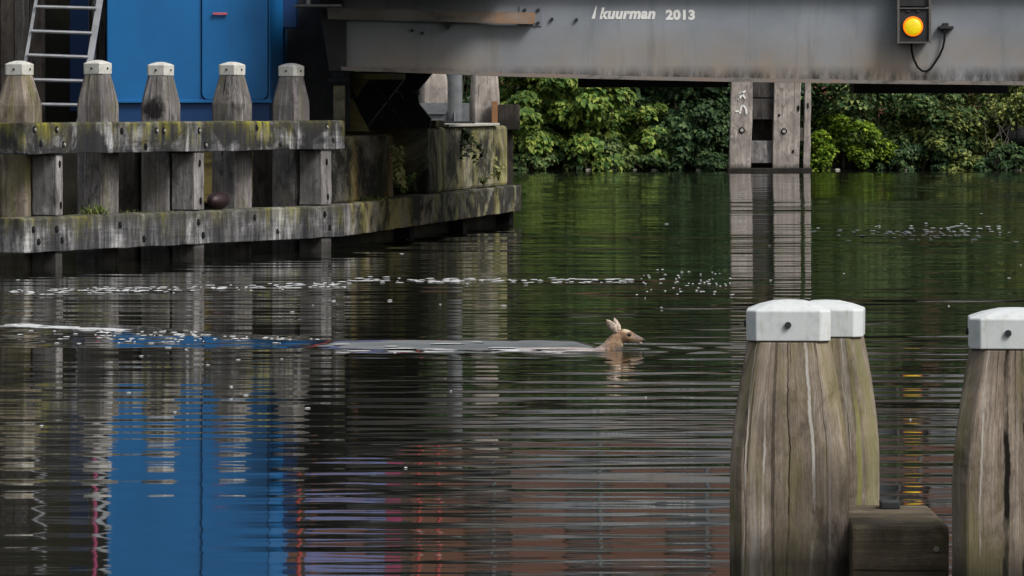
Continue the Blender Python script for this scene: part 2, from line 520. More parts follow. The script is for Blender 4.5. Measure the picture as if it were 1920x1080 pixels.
# ------------------------------------------------------------------ water
rng = np.random.default_rng(7)
def family(n, l0, l1, spread, slope):
    l_ = np.exp(rng.uniform(np.log(l0), np.log(l1), n))
    t_ = rng.normal(0, spread, n)
    a_ = slope * math.sqrt(2 / n) * l_ / (2 * np.pi)
    return np.stack([2 * np.pi / l_ * np.sin(t_), 2 * np.pi / l_ * np.cos(t_), rng.uniform(0, 6.283, n), a_], 1)
LONG = family(34, 0.50, 1.15, 0.15, 0.0105)
FAR = family(26, 1.1, 2.8, 0.14, 0.0095)
SHORT = family(80, 0.13, 0.42, 0.26, 0.0085)
LP = [(rng.uniform(0.1, 0.5), rng.uniform(0.08, 0.35), rng.uniform(0, 6.28)) for _ in range(6)]

def sstep(a, b, x):
    t = np.clip((x - a) / (b - a), 0, 1)
    return t * t * (3 - 2 * t)

def water_z(X, Y, rest=False):
    z = np.zeros_like(X)
    zs_ = np.zeros_like(X)
    zf_ = np.zeros_like(X)
    for kx, ky, ph, a in LONG:
        z += a * np.cos(kx * X + ky * Y + ph)
    for kx, ky, ph, a in FAR:
        zf_ += a * np.cos(kx * X + ky * Y + ph)
    z += zf_ * sstep(42, 70, Y)
    for kx, ky, ph, a in SHORT:
        zs_ += a * np.cos(kx * X + ky * Y + ph)
    pat = np.sin(0.9 * X + 0.55 * Y + 1.0) + np.sin(-0.5 * X + 0.83 * Y + 2.2) + np.sin(1.7 * X - 0.37 * Y) + np.sin(0.33 * X + 1.9 * Y + 4)
    z += zs_ * np.clip(0.75 + 0.33 * pat, 0.1, 1.8)
    env = np.zeros_like(X)
    for a, b, c in LP:
        env += np.sin(a * X + b * Y + c)
    env = 0.85 + 0.22 * env
    py = HY + F * HC / np.maximum(Y, 3)
    px = 960 + F * X / np.maximum(Y, 3)
    env = np.clip(env, 0.35, 1.6)
    # calmer water under the far bank and in front of the cabin, livelier in the middle
    env *= 1.15 - 0.05 * sstep(100, 60, Y)
    env *= 1 - 0.40 * sstep(43, 38, Y) * sstep(720, 520, px) * sstep(-300, 100, px)
    env *= 1 - 0.15 * sstep(31, 25, Y) * sstep(560, 470, px) * sstep(120, 200, px)
    # gust streaks
    for y0, hh, x0, x1, k in ((528, 9, 60, 1230, 1.4), (548, 7, -100, 700, 1.0), (437, 7, 1540, 2100, 1.6)):
        env += k * np.exp(-((py - y0) / hh) ** 2) * sstep(x0 - 60, x0 + 60, px) * sstep(x1 + 60, x1 - 60, px)
    z *= env
    # the wake of the swimming deer, one smooth raised band trailing to the left
    u = np.clip((0.72 - X) / 4.9, 0, 2.5)           # 0 at the deer, 1 at the left edge of the frame
    yn = 40.15 + 0.55 * u                          # near and far edge of the band
    wd = 0.60 + 3.3 * np.maximum(u - 0.40, 0)
    t = (Y - yn) / wd
    slope = 0.025 + 0.075 / (1 + np.exp((u - 0.44) / 0.03))
    ridge = np.where(t < 1, np.clip(t, 0, 1), np.clip(1 - (t - 1) * 0.9, 0, 1))
    ridge = ridge * ridge * (3 - 2 * ridge) * 0.25 + ridge * 0.75
    on = sstep(0.72, 0.45, X) * sstep(-14, -8, X)
    z += slope * wd * ridge * on * 0.9
    calm = on * sstep(-0.1, 0.1, t) * sstep(1.1, 0.9, t)
    for k, (l_, a_, p_) in enumerate(((0.21, 0.5, 0.3), (0.33, -0.3, 1.9), (0.27, 0.15, 4.0), (0.48, -0.1, 2.2), (0.17, -0.45, 5.1))):
        kk = 6.2832 / l_
        z += calm * 0.0085 * l_ / 6.2832 * np.cos(kk * (X * math.sin(a_) + Y * math.cos(a_)) + p_ + 1.5 * np.sin(X * 3.1 + k))
    # small rings round the deer
    d = np.sqrt((X - 0.75) ** 2 + ((Y - 40.3)) ** 2)
    z += 0.004 * np.cos(d * 16) * np.exp(-d * 1.3)
    return z

def make_water():
    us = np.concatenate([[-6, -2.5, -1.2, -0.6, -0.35, -0.22], np.linspace(-0.15, 0.15, 470), [0.22, 0.35, 0.6, 1.2, 2.5, 6]])
    ys = [-60, -20, -5, 3, 8, 12, 15]
    y = 17.0
    while y < 152:
        ys.append(y)
        y += 0.030 + max(0, y - 17) * 0.0008
    ys += [152, 170, 400]
    ys = np.array(ys)
    wd = np.maximum(ys, 10.0)
    X = us[None, :] * wd[:, None]
    Y = np.repeat(ys[:, None], len(us), 1)
    Z = water_z(X, Y)
    edge = sstep(-0.16, -0.13, us) * sstep(0.16, 0.13, us)
    Z *= edge[None, :] * (sstep(16, 18, ys) * sstep(152, 149, ys))[:, None]
    nr, nc = X.shape
    co = np.stack([X, Y, Z], -1).reshape(-1, 3).astype(np.float32)
    i = np.arange(nr * nc).reshape(nr, nc)
    q = np.stack([i[:-1, :-1], i[:-1, 1:], i[1:, 1:], i[1:, :-1]], -1).reshape(-1, 4).astype(np.int32)
    return fast_mesh('water', co, q)

def fast_mesh(name, co, q):
    me = bpy.data.meshes.new(name)
    k = q.shape[1]
    me.vertices.add(len(co))
    me.vertices.foreach_set('co', np.ascontiguousarray(co, dtype=np.float32).ravel())
    me.loops.add(q.size)
    me.loops.foreach_set('vertex_index', np.ascontiguousarray(q, dtype=np.int32).ravel())
    me.polygons.add(len(q))
    me.polygons.foreach_set('loop_start', np.arange(0, q.size, k, dtype=np.int32))
    me.polygons.foreach_set('loop_total', np.full(len(q), k, dtype=np.int32))
    me.update(calc_edges=True)
    me.validate()
    return me

wm = make_water()
wm.shade_smooth()
water = link('water', wm, M['water'])
water['kind'] = 'structure'

# the far bank and the land behind it
bm = BM()
prof = [(147.6, -1.0), (148.2, 0.02), (149.0, 0.25), (152, 0.9), (157, 1.4), (300, 1.6), (5000, 2.0)]
n = 121
rows = []
rnd = random.Random(3)
for k in range(n):
    x = -1500 + 3000 * k / (n - 1) if k not in () else 0
    x = math.copysign(abs(x / 1500) ** 2.2 * 1500, x)
    j = rnd.uniform(-0.25, 0.25)
    rows.append([bm.verts.new((x, y + (j if y < 160 else 0), z)) for y, z in prof])
for a, b in zip(rows, rows[1:]):
    for i in range(len(prof) - 1):
        bm.faces.new((a[i], b[i], b[i + 1], a[i + 1]))
o = obj('bank', bm, M['ground'])
o['kind'] = 'structure'

# ------------------------------------------------------------------ mooring posts
CH = 0.24
def octo(s, z, rnd=None, jit=0.0, ch=CH):
    h = s / 2
    c = s * ch
    pts = [(-h + c, -h), (h - c, -h), (h, -h + c), (h, h - c), (h - c, h), (-h + c, h), (-h, h - c), (-h, -h + c)]
    return [(x + (rnd.uniform(-jit, jit) if rnd else 0), y + (rnd.uniform(-jit, jit) if rnd else 0), z) for x, y in pts]

def post_body(s_bot, s_top, ztop, zbot, seed, taper=0.40, texp=1.7):
    rnd = random.Random(seed)
    bm = BM()
    zs = [zbot]
    z = zbot
    while z < ztop - taper - 0.02:
        z += 0.22
        zs.append(min(z, ztop - taper))
    for k in range(1, 15):
        zs.append(ztop - taper + taper * k / 14)
    rings, rest = [], []
    lean = [rnd.uniform(-0.012, 0.012) for _ in range(8)]
    for z in zs:
        t = max(0, (z - (ztop - taper)) / taper)
        s = s_bot + (s_top - s_bot) * (t ** texp)
        rings.append([(x + lean[i] * (1 - t), y + lean[(i + 3) % 8] * (1 - t), zz) for i, (x, y, zz) in enumerate(octo(s, z, rnd, 0.0009, 0.10 + 0.06 * t))])
        rest += octo(s_bot, z, None, 0, 0.10 + 0.06 * t)
    loft(bm, rings)
    return bm, rest

def grain_attr(o, rest):
    a = o.data.attributes.new('grain', 'FLOAT_VECTOR', 'POINT')
    a.data.foreach_set('vector', np.array(rest, dtype=np.float32).ravel())

def cap_body(s, h):
    bm = BM()
    rings = [octo(s, 0, ch=0.12), octo(s * 1.01, h * 0.75, ch=0.12), octo(s, h * 0.80, ch=0.12), octo(s * 0.70, h * 0.93, ch=0.14), octo(s * 0.35, h * 1.03, ch=0.2), octo(s * 0.08, h * 1.05)]
    loft(bm, rings)
    return bm

def mooring_post(loc, rotz, ztop, s_bot, s_top, seed, label, group, wmat, capmat, caph=0.15, dirt=False, zbot=-1.2, taper=0.40, bolt_dx=0.0, texp=1.55):
    """ztop: underside of the white cap"""
    t = thing('mooring_post', label, 'mooring post', (loc[0], loc[1], 0), rotz, group)
    pb, rest = post_body(s_bot, s_top, ztop, zbot, seed, taper, texp)
    grain_attr(obj('timber_shaft', pb, wmat, t, bevel=0.008), rest)
    c = obj('cap', cap_body(s_top * 1.03, caph), capmat, t, (0, 0, ztop + 0.002), bevel=0.004)
    b = BM()
    h = s_top * 1.03 / 2
    disc(b, (bolt_dx, caph * 0.42), 0.013, 0.013, -h - 0.012, -h + 0.01, 10)
    obj('bolt', b, M['dark_steel'], c)
    b = BM()
    loft(b, [[(x, 0.013 * math.cos(6.2832 * k / 10), caph * 0.42 + 0.013 * math.sin(6.2832 * k / 10)) for k in range(10)] for x in (-h - 0.012, -h + 0.01)])
    obj('bolt', b, M['dark_steel'], c)
    return t

# foreground posts
GF = 'large mooring posts in the foreground'
mooring_post((XA(1479, 20.5), 20.5), R(-4), ZA(641, 20.5 - 0.17), 0.455, 0.318, 11,
             'tall brown foreground mooring post with bright white cap, standing in front of another', GF, M['post_near'], M['cap_clean'], 0.15, bolt_dx=0.0, taper=0.52)
mooring_post((XA(1549, 21.4), 21.4), R(-6), ZA(630, 21.4), 0.44, 0.30, 12,
             'foreground mooring post with green algae mostly hidden behind the front white capped post', GF, M['post_behind'], M['cap_clean'], 0.14, taper=0.5)
mooring_post((XA(1903, 19.85), 19.85), R(-4), ZA(656, 19.85 - 0.17), 0.465, 0.34, 17,
             'cracked brown foreground mooring post cut off by the right edge of the view', GF, M['post_cracked'], M['cap_clean'], 0.145, bolt_dx=-0.03, taper=0.5)
t = thing('timber_block', 'short square brown timber block wedged between two big foreground posts', 'timber block', (1.50, 20.6, 0))
bm = BM()
box(bm, -0.19, 0.185, -0.5, 0.52, -0.9, 0.276)
obj('timber', bm, M['block_timber'], t, bevel=0.015)
bm = BM()
box(bm, -0.02, 0.055, 0.30, 0.43, 0.2765, 0.305)
obj('steel_plate', bm, M['dark_steel'], t, bevel=0.004)
bm = BM()
disc(bm, (0.135, 0.185), 0.012, 0.010, -0.512, -0.49, 8)
obj('nail_head', bm, M['pink'], t)

# ------------------------------------------------------------------ timber fender on the left
FA = Vector((XA(45, 59.9), 59.9))
FB = Vector((XA(646, 67.6), 67.6))
FT = (FB - FA).normalized()
FN = Vector((-FT.y, FT.x))          # pointing behind the front face
FL = (FB - FA).length
FR = math.atan2(FT.y, FT.x)

def fs(px, o=0.0):
    """distance along the fender of the point seen in column px, o metres behind its face"""
    k = (px - 960) / F
    # (FA.x + s tx + o nx) = k (FA.y + s ty + o ny)
    return (k * (FA.y + o * FN.y) - FA.x - o * FN.x) / (FT.x - k * FT.y)

def fz(px, py, o=0.0):
    s = fs(px, o)
    return s, ZA(py, FA.y + s * FT.y + o * FN.y)

def fworld(s, o=0.0):
    p = FA + FT * s + FN * o
    return (p.x, p.y)

def rail_piece(L0, L1, depth, z0, z1, seed, y0=0.0):
    rnd = random.Random(seed)
    bm = BM()
    n = max(2, int((L1 - L0) / 0.3))
    rings = []
    for k in range(n + 1):
        x = L0 + (L1 - L0) * k / n
        j = lambda: rnd.uniform(-0.006, 0.006)
        rings.append([(x, y0 + j(), z0 + j()), (x, y0 + depth, z0 + j()), (x, y0 + depth, z1 + j()), (x, y0 + 0.02 + j(), z1 + j()), (x, y0 + j(), z1 - 0.02 + j())])
    loft(bm, rings)
    return bm

def bolt_holes(parent, pts, zt, y=0.0):
    for px, py, bright in pts:
        s, z = fz(px, py, y)
        b = BM()
        disc(b, (s, z - zt), 0.040, 0.043, y - 0.004, y + 0.03, 14, 0)
        loft(b, [[(s + 0.018 + r * math.cos(6.2832 * k / 10) * 0.8, yy, z - zt + r * math.sin(6.2832 * k / 10)) for k in range(10)] for yy, r in ((y - 0.004, 0.022), (y - 0.016, 0.018))], 1 if bright else 2)
        obj('bolt_hole', b, [M['black'], M['bolt'], M['dark_steel']], parent)

UZ0, UZ1 = 1.318, 1.686
LZ0, LZ1 = 0.185, 0.589
up = thing('fender_rail', 'upper horizontal timber rail streaked with yellow green moss, below the white caps', 'timber rail', (FA.x, FA.y, UZ1), FR, 'horizontal rails of the timber fender')
sj = fs(212)
obj('beam', rail_piece(-0.0, sj - 0.006, 0.36, UZ0 - UZ1, 0, 1), M['rail_up'], up, bevel=0.012)
obj('beam', rail_piece(sj, FL, 0.36, UZ0 - UZ1, 0, 2), M['rail_up'], up, bevel=0.012)
bolt_holes(up, [(64, 243, 1), (76, 270, 0), (106, 243, 1), (119, 271, 1), (228, 246, 0), (293, 245, 1), (307, 245, 1), (273, 275, 0), (373, 245, 1), (385, 272, 1), (481, 240, 0), (525, 270, 0), (612, 238, 1), (624, 264, 0)], UZ1)
lo = thing('fender_rail', 'lower horizontal grey timber rail just above the water', 'timber rail', (FA.x, FA.y, LZ1), FR, 'horizontal rails of the timber fender')
sj = fs(305)
obj('beam', rail_piece(-0.0, sj - 0.006, 0.36, LZ0 - LZ1, 0, 3), M['rail_low'], lo, bevel=0.012)
obj('beam', rail_piece(sj, FL, 0.36, LZ0 - LZ1, 0, 4), M['rail_low'], lo, bevel=0.012)
bolt_holes(lo, [(62, 431, 0), (72, 454, 0), (106, 430, 0), (116, 451, 0), (225, 422, 0), (270, 448, 0), (372, 417, 0), (381, 441, 0), (477, 408, 0), (520, 435, 0), (609, 402, 0), (618, 427, 0)], LZ1)

# front piles carrying the rails (in three stretches: below, between and behind the rails they stay 3 cm behind the face)
PL = ['left front pile of the timber fender, ribbed grey, between the rails',
      'middle front pile of the timber fender beside the maroon float',
      'right front pile of the timber fender with a pale front face']
for i, (pa, pb) in enumerate(((105, 118), (365, 383), (603, 622))):
    s0, s1 = fs(pa, 0.03), fs(pb, 0.03)
    t = thing('fender_pile', PL[i], 'timber pile', (*fworld(s0, 0.03), 0), FR, 'front piles of the timber fender')
    bm = BM()
    rnd = random.Random(20 + i)
    for (z0, z1) in ((-1.2, LZ0 - 0.004), (LZ1 + 0.012, UZ0 - 0.012)):
        rings = []
        nz = 6
        for k in range(nz + 1):
            z = z0 + (z1 - z0) * k / nz
            j = lambda: rnd.uniform(-0.005, 0.005)
            rings.append([(j(), j(), z), (s1 - s0 + j(), j(), z), (s1 - s0 + j(), 0.32 + j(), z), (j(), 0.32 + j(), z)])
        loft(bm, rings)
    # the tenon through the rails, hidden inside them
    box(bm, 0.03, s1 - s0 - 0.03, 0.06, 0.26, LZ0 - 0.05, UZ1 - 0.1)
    obj('timber', bm, M['pile'], t, bevel=0.012)
    for (px, py) in (((pa + pb) / 2, 308 - i * 2), ((pa + pb) / 2 + 2, 385 - i * 8)):
        s, z = fz(px, py, 0.03)
        b = BM()
        disc(b, (s - s0, z), 0.03, 0.045, -0.006, 0.02, 12)
        obj('bolt_hole', b, M['black'], t)

# white-capped posts behind the rails
CL = ['white capped mooring post at the left edge with brown green streaks, behind the upper rail',
      'white capped mooring post at the foot of the ladder',
      'white capped mooring post with a black scorched patch, in front of the blue panel',
      'white capped mooring post in front of the blue door, with a long vertical crack',
      'rightmost white capped mooring post of the row, beside the dark bridge end']
OFF = 0.585
for i, (pc, pyb, sb) in enumerate(((36, 141, 0.42), (183, 139, 0.395), (301, 142, 0.40), (435, 141, 0.405), (546, 143, 0.385))):
    s = fs(pc, OFF)
    x, y = fworld(s, OFF)
    mooring_post((x, y), FR + R(random.Random(i).uniform(-4, 4)), ZA(pyb, y), sb, 0.262, 30 + i, CL[i], 'white capped posts behind the fender rails',
                 (M['post_brown'], M['post_grey'], M['post_scorched'], M['post_split'], M['post_grey'])[i], M['cap'], 0.16, taper=0.36, texp=1.12)
# dark pile stumps between them, seen in the gaps
for i, pc in enumerate((245, 505)):
    s = fs(pc, 1.0)
    x, y = fworld(s, 1.0)
    bm = BM()
    loft(bm, [octo(0.34, z, random.Random(50 + i), 0.01, 0.12) for z in (-1.2, -0.5, 0.2, 0.7, 1.62)])
    tag(obj('timber_pile', bm, M['dark_timber'], None, (x, y, 0), FR, bevel=0.01),
        ['dark inner pile in the fender behind the black marked post', 'dark inner pile in the fender behind the post by the bridge end'][i], 'timber pile', 'inner piles of the fender')

# maroon float lying on the lower rail
s = fs(405, 0.2)
x, y = fworld(s, 0.17)
t = thing('mooring_float', 'dark maroon rubber float lying on the lower rail beside the middle pile', 'float', (x, y, LZ1), FR)
bm = BM()
bmesh.ops.create_uvsphere(bm, u_segments=20, v_segments=14, radius=0.115)
for v in bm.verts:
    v.co.x *= 1.9
    v.co.z = v.co.z * 0.95 + 0.112
obj('float_body', bm, M['float'], t, smooth=True)
bm = BM()
tube(bm, [(0.20, 0, 0.11), (0.25, 0, 0.13), (0.27, 0, 0.10)], 0.022)
obj('lug', bm, M['dark_steel'], t, smooth=True)

# ------------------------------------------------------------------ concrete pier with ledge
LA = Vector((XA(653, 67.9), 67.9))
LB = Vector((XA(978, 84.0), 84.0))
LT = (LB - LA).normalized()
LN = Vector((-LT.y, LT.x))
LLn = (LB - LA).length
LR = math.atan2(LT.y, LT.x)
def ls(px, o=0.0):
    k = (px - 960) / F
    return (k * (LA.y + o * LN.y) - LA.x - o * LN.x) / (LT.x - k * LT.y)
def lworld(s, o=0.0):
    p = LA + LT * s + LN * o
    return (p.x, p.y)
pier = thing('bridge_pier', 'stained concrete bridge pier with a mossy ledge above the water', 'pier', (LA.x, LA.y, 0), LR)
bm = rail_piece(0.25, LLn, 0.34, LZ0, LZ1 + 0.01, 61)
obj('ledge', bm, M['ledge'], pier, bevel=0.02)
bm = rail_piece(0.0, 0.235, 0.34, LZ0, LZ1 + 0.01, 62)
obj('end_block', bm, M['pile'], pier, bevel=0.012)
bm = BM()
s5, s8 = ls(738, 0.2), ls(798, 0.2)
box(bm, 0.1, s5, 0.20, 3.2, LZ1 + 0.012, 1.47)
obj('wall', bm, M['pier'], pier, bevel=0.03)
bm = BM()
box(bm, s5 + 0.003, s8 - 0.003, 1.1, 3.2, LZ1 + 0.012, 1.52)
obj('wall', bm, M['quay'], pier)
bm = BM()
sE = ls(947, 0.2)
box(bm, s8, sE, 0.16, 3.2, LZ1 + 0.012, 1.555)
obj('wall', bm, M['pier_far'], pier, bevel=0.05)
bm = BM()
prism(bm, [(s8 + 1.6, 0.10), (sE - 1.3, 0.10), (sE - 0.6, 0.5), (sE - 0.6, 1.5), (s8 + 1.6, 1.5)], 2, 1.558, 1.60)
obj('top_slab', bm, M['slab'], pier, bevel=0.01)
bm = BM()
box(bm, s8 + 0.5, s8 + 1.3, 0.12, 0.55, 1.558, 1.66)
obj('end_block', bm, M['pier'], pier, bevel=0.02)
bm = BM()
box(bm, 0.2, LLn - 0.12, 0.345, 3.2, -1.5, LZ1 + 0.008)
obj('foundation', bm, M['quay'], pier)
for k, s in enumerate((LLn - 0.5, LLn - 5.5, LLn - 10.5)):
    bm = BM()
    box(bm, s, s + 0.4, 0.12, 0.34, -1.5, LZ0 - 0.006)
    obj('support_pile', bm, M['black'], pier, bevel=0.01)

# steel column on the pier
cx, cy = lworld(ls(853, 0.55), 0.55)
col = thing('steel_column', 'round grey steel column with a flared foot on the pier top', 'column', (cx, cy, 1.60))
bm = BM()
loft(bm, [[(0.115 * math.cos(6.2832 * k / 20), 0.115 * math.sin(6.2832 * k / 20), z) for k in range(20)] for z in (0.032, 1.02)])
obj('shaft', bm, M['steel'], col, smooth=False)
bm = BM()
box(bm, -0.30, 0.31, -0.3, 0.3, 0.0, 0.035)
obj('base_plate', bm, M['dark_steel'], col, bevel=0.006)
for a in (0, 90, 180, 270):
    bm = BM()
    prism(bm, [(0.115, 0.036), (0.235, 0.036), (0.115, 0.19)], 1, -0.008, 0.008)
    obj('gusset', bm, M['steel'], col, rotz=R(a))

# ------------------------------------------------------------------ platform and cabin on the left
bm = BM()
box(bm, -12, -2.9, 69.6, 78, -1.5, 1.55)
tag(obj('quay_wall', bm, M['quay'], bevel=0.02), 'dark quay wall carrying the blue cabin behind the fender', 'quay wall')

CY = 69.7
cab = thing('control_cabin', 'bright blue steel control cabin with a door, behind the mooring posts', 'cabin', (XA(200, CY), CY, 1.55))
cx0 = XA(200, CY)
cw = XA(507, CY) - cx0
zb = 1.55
def cz(py):
    return ZA(py, CY) - zb
bm = BM()
cw2 = XA(530, CY + 0.6) - cx0
prism(bm, [(0, 0), (cw, 0), (cw2, 0.6), (cw2, 2.0), (0, 2.0)], 2, cz(190), 4.4)
obj('wall', bm, M['blue'], cab, bevel=0.02)
bm = BM()
prism(bm, [(0.02, 0.03), (cw - 0.02, 0.03), (cw2 - 0.03, 0.62), (cw2 - 0.03, 1.98), (0.02, 1.98)], 2, 0.0, cz(190) - 0.002)
obj('plinth', bm, M['blue_dark'], cab)
bm = BM()
prism(bm, [(-0.012, -0.03), (cw + 0.02, -0.03), (cw + 0.02, 0.0), (-0.012, 0.0)], 2, cz(193), cz(187))
obj('drip_ledge', bm, M['blue'], cab, bevel=0.006)
bm = BM()
prism(bm, [(-0.1, -0.1), (cw + 0.1, -0.1), (cw2 + 0.1, 0.55), (cw2 + 0.1, 2.1), (-0.1, 2.1)], 2, 4.405, 4.5)
obj('roof', bm, M['blue_dark'], cab)
def rounded(x0, x1, z0, z1, r, n=6):
    pts = []
    for cx_, cz_, a0 in ((x1 - r, z1 - r, 0), (x0 + r, z1 - r, 90), (x0 + r, z0 + r, 180), (x1 - r, z0 + r, 270)):
        for k in range(n + 1):
            a = R(a0 + 90 * k / n)
            pts.append((cx_ + r * math.cos(a), cz_ + r * math.sin(a)))
    return pts
dx0, dx1 = XA(379, CY) - cx0, XA(502, CY) - cx0
bm = BM()
prism(bm, rounded(dx0 - 0.012, dx1 + 0.012, cz(189.0), 4.02, 0.10), 1, -0.006, 0.002)
obj('door_seal', bm, M['black'], cab)
bm = BM()
prism(bm, rounded(dx0, dx1, cz(187), 4.0, 0.09), 1, -0.032, -0.0065)
door = obj('door', bm, M['blue'], cab, bevel=0.006)
bm = BM()
hx = XA(413, CY) - cx0
hz = cz(26)
box(bm, hx - 0.095, hx + 0.095, -0.075, -0.055, hz - 0.016, hz + 0.016)
box(bm, hx - 0.085, hx - 0.06, -0.0545, -0.0325, hz - 0.014, hz + 0.014)
box(bm, hx + 0.06, hx + 0.085, -0.0545, -0.0325, hz - 0.014, hz + 0.014)
obj('handle', bm, M['handle'], door, bevel=0.004)
bm = BM()
bx0, bx1 = XA(531, CY + 0.7) - cx0, XA(556, CY + 0.7) - cx0
box(bm, bx0 - 0.02, bx1, 0.7, 1.3, ZA(52, CY + 0.7) - zb, 2.7)
obj('side_box', bm, M['blue_dark'], cab, bevel=0.01)

# boarded timber wall, ladder, blue door strip on the far left
LYB = 70.6
tw = thing('board_wall', 'dark weathered vertical board wall behind the ladder', 'wall', (XA(0, LYB), LYB, 1.55))
rnd = random.Random(9)
x = -1.6
k = 0
while x < XA(62, LYB) - XA(0, LYB):
    wdt = rnd.uniform(0.17, 0.24)
    bm = BM()
    box(bm, x, x + wdt - 0.008, rnd.uniform(-0.015, 0.015), 0.12, 0.0, 2.7)
    obj('board', bm, M['dark_timber'] if k % 3 else M['board_grey'], tw, bevel=0.006)
    x += wdt
    k += 1
for i, (pa, pb, Y) in enumerate(((63, 83, 71.0), (186, 199, 69.9))):
    bm = BM()
    wdt = XA(pb, Y) - XA(pa, Y)
    box(bm, 0, wdt, 0, 0.2, 0, 2.7)
    tag(obj('timber_upright', bm, M['board_grey'] if i == 0 else M['dark_timber'], None, (XA(pa, Y), Y, 1.55), bevel=0.01),
        ['grey timber upright standing behind the left ladder rail', 'dark brown timber upright against the left edge of the blue cabin'][i], 'timber upright')
bm = BM()
box(bm, -11.6, XA(199, 73.2), 73.2, 73.4, 1.552, 7.6)  # shade put into its near-black colour; raised to keep sky out of the water
tag(obj('shade_wall', bm, M['quay']), 'wall painted near black for the shade far behind the ladder', 'wall')
bm = BM()
box(bm, 0, XA(166, 72.6) - XA(131, 72.6), 0, 0.08, 0.25, 2.7)
tag(obj('blue_panel', bm, M['blue_dark'], None, (XA(131, 72.6), 72.6, 1.55), bevel=0.006), 'narrow dark blue panel seen through the ladder rungs', 'panel')

LY = 68.3
def lad(px, py, Y=LY):
    return P(px, py, Y)
ld = thing('ladder', 'leaning aluminium ladder with five rungs in view, at the far left', 'ladder', (XA(108, LY), LY, 1.55))
base = Vector(ld.location)
def stile(pa, pb, wd_):
    bm = BM()
    a, b = lad(*pa) - base, lad(*pb) - base
    d = (b - a)
    a2 = a - d * 0.9
    b2 = b + d * 0.05
    b2 = a + (b - a) * ((-(a.z)) / (b.z - a.z)) if b.z != a.z else b
    loft(bm, [[(p.x - wd_ / 2, p.y + 0.0 + sh, p.z), (p.x + wd_ / 2, p.y + sh, p.z), (p.x + wd_ / 2, p.y + sh + 0.09, p.z), (p.x - wd_ / 2, p.y + sh + 0.09, p.z)] for p, sh in ((a2, 0.45), (b2, 0.0))])
    return bm
obj('stile', stile((63, 0), (45, 115), 0.04), M['alu'], ld, bevel=0.004)
obj('stile', stile((183, 0), (166, 115), 0.085), M['alu'], ld, bevel=0.004)
for k, (yl, yr) in enumerate(((-34, -31), (12, 15), (58, 62), (103, 107), (149, 152), (195, 197))):
    fr = (yl - 0) / 115
    xl, xr = 63 - 18 * fr, 181 - 18 * fr
    a, b = lad(xl + 2, yl) - base, lad(xr - 2, yr) - base
    sh = Vector((0, 0.05 + 0.30 * (1 - (yl + 34) / 230) * 0.9, 0))
    bm = BM()
    tube(bm, [a + sh, b + sh], 0.024, 8)
    obj('rung', bm, M['alu'], ld)

# ------------------------------------------------------------------ bridge
GY = 68.6
gx0 = XA(640, GY)
br = thing('bridge', 'grey steel girder bridge with white painted lettering spanning the canal', 'bridge', (gx0, GY, ZA(150, GY)))
gz = br.location.z
def curve_z(px):
    pts = [(600, 131), (650, 132.5), (835, 139), (930, 143), (1160, 149), (1370, 153.5), (1640, 157), (1920, 160), (2300, 161)]
    for (a, b), (c, d) in zip(pts, pts[1:]):
        if px <= c:
            t = (px - a) / (c - a)
            return b + (d - b) * t
    return pts[-1][1]
TOPZ = 3.42 - gz
cols = list(range(640, 2301, 40))
def strip(y_front, y_back, lo_off, hi, wholetop=True):
    bm = BM()
    rings = []
    for px in cols:
        x = XA(px, GY) - gx0
        zl = ZA(curve_z(px), GY) - gz + lo_off
        zh = hi if wholetop else ZA(curve_z(px), GY) - gz + hi
        rings.append([(x, y_front, zl), (x, y_back, zl), (x, y_back, zh), (x, y_front, zh)])
    loft(bm, rings)
    return bm
obj('web', strip(0.0, 0.03, 0.052, TOPZ), M['girder'], br)
obj('bottom_flange', strip(-0.14, 0.2, 0.0, 0.05, False), M['flange'], br)
bm = BM()
box(bm, -0.3, cols and XA(2300, GY) - gx0, -0.18, 8.0, TOPZ + 0.003, TOPZ + 0.30)
obj('deck', bm, M['steel'], br)
# inner girders under the deck
for yb, zt in ((4.0, 0.16), (7.7, 0.16)):
    bm = BM()
    box(bm, 0.1, XA(2300, GY) - gx0, yb, yb + 0.1, zt, TOPZ)
    obj('inner_girder', bm, M['dark_steel'], br)
for (pa, pb, py) in ((1085, 1366, 163.5), (1601, 1890, 175)):
    Y = GY + 3.0
    bm = BM()
    box(bm, XA(pa, Y) - gx0, XA(pb, Y) - gx0, 3.0, 3.95, ZA(py, Y) - gz, ZA(140, Y) - gz)
    obj('ballast_box', bm, M['dark_steel'], br)
for k in range(7):
    x = 1.0 + k * 1.5
    bm = BM()
    box(bm, x, x + 0.06, 0.21, 7.69, 0.45, TOPZ)
    obj('cross_beam', bm, M['dark_steel'], br)
# end post of the girder and dark end plate
bm = BM()
gl = lambda px, py: (XA(px, GY) - gx0, ZA(py, GY) - gz)
prism(bm, [gl(594, -20), gl(640, -20), gl(650, 40), gl(650, 132), gl(618, 134)], 1, -0.10, -0.004)
obj('end_plate', bm, M['dark_steel'], br, bevel=0.01)
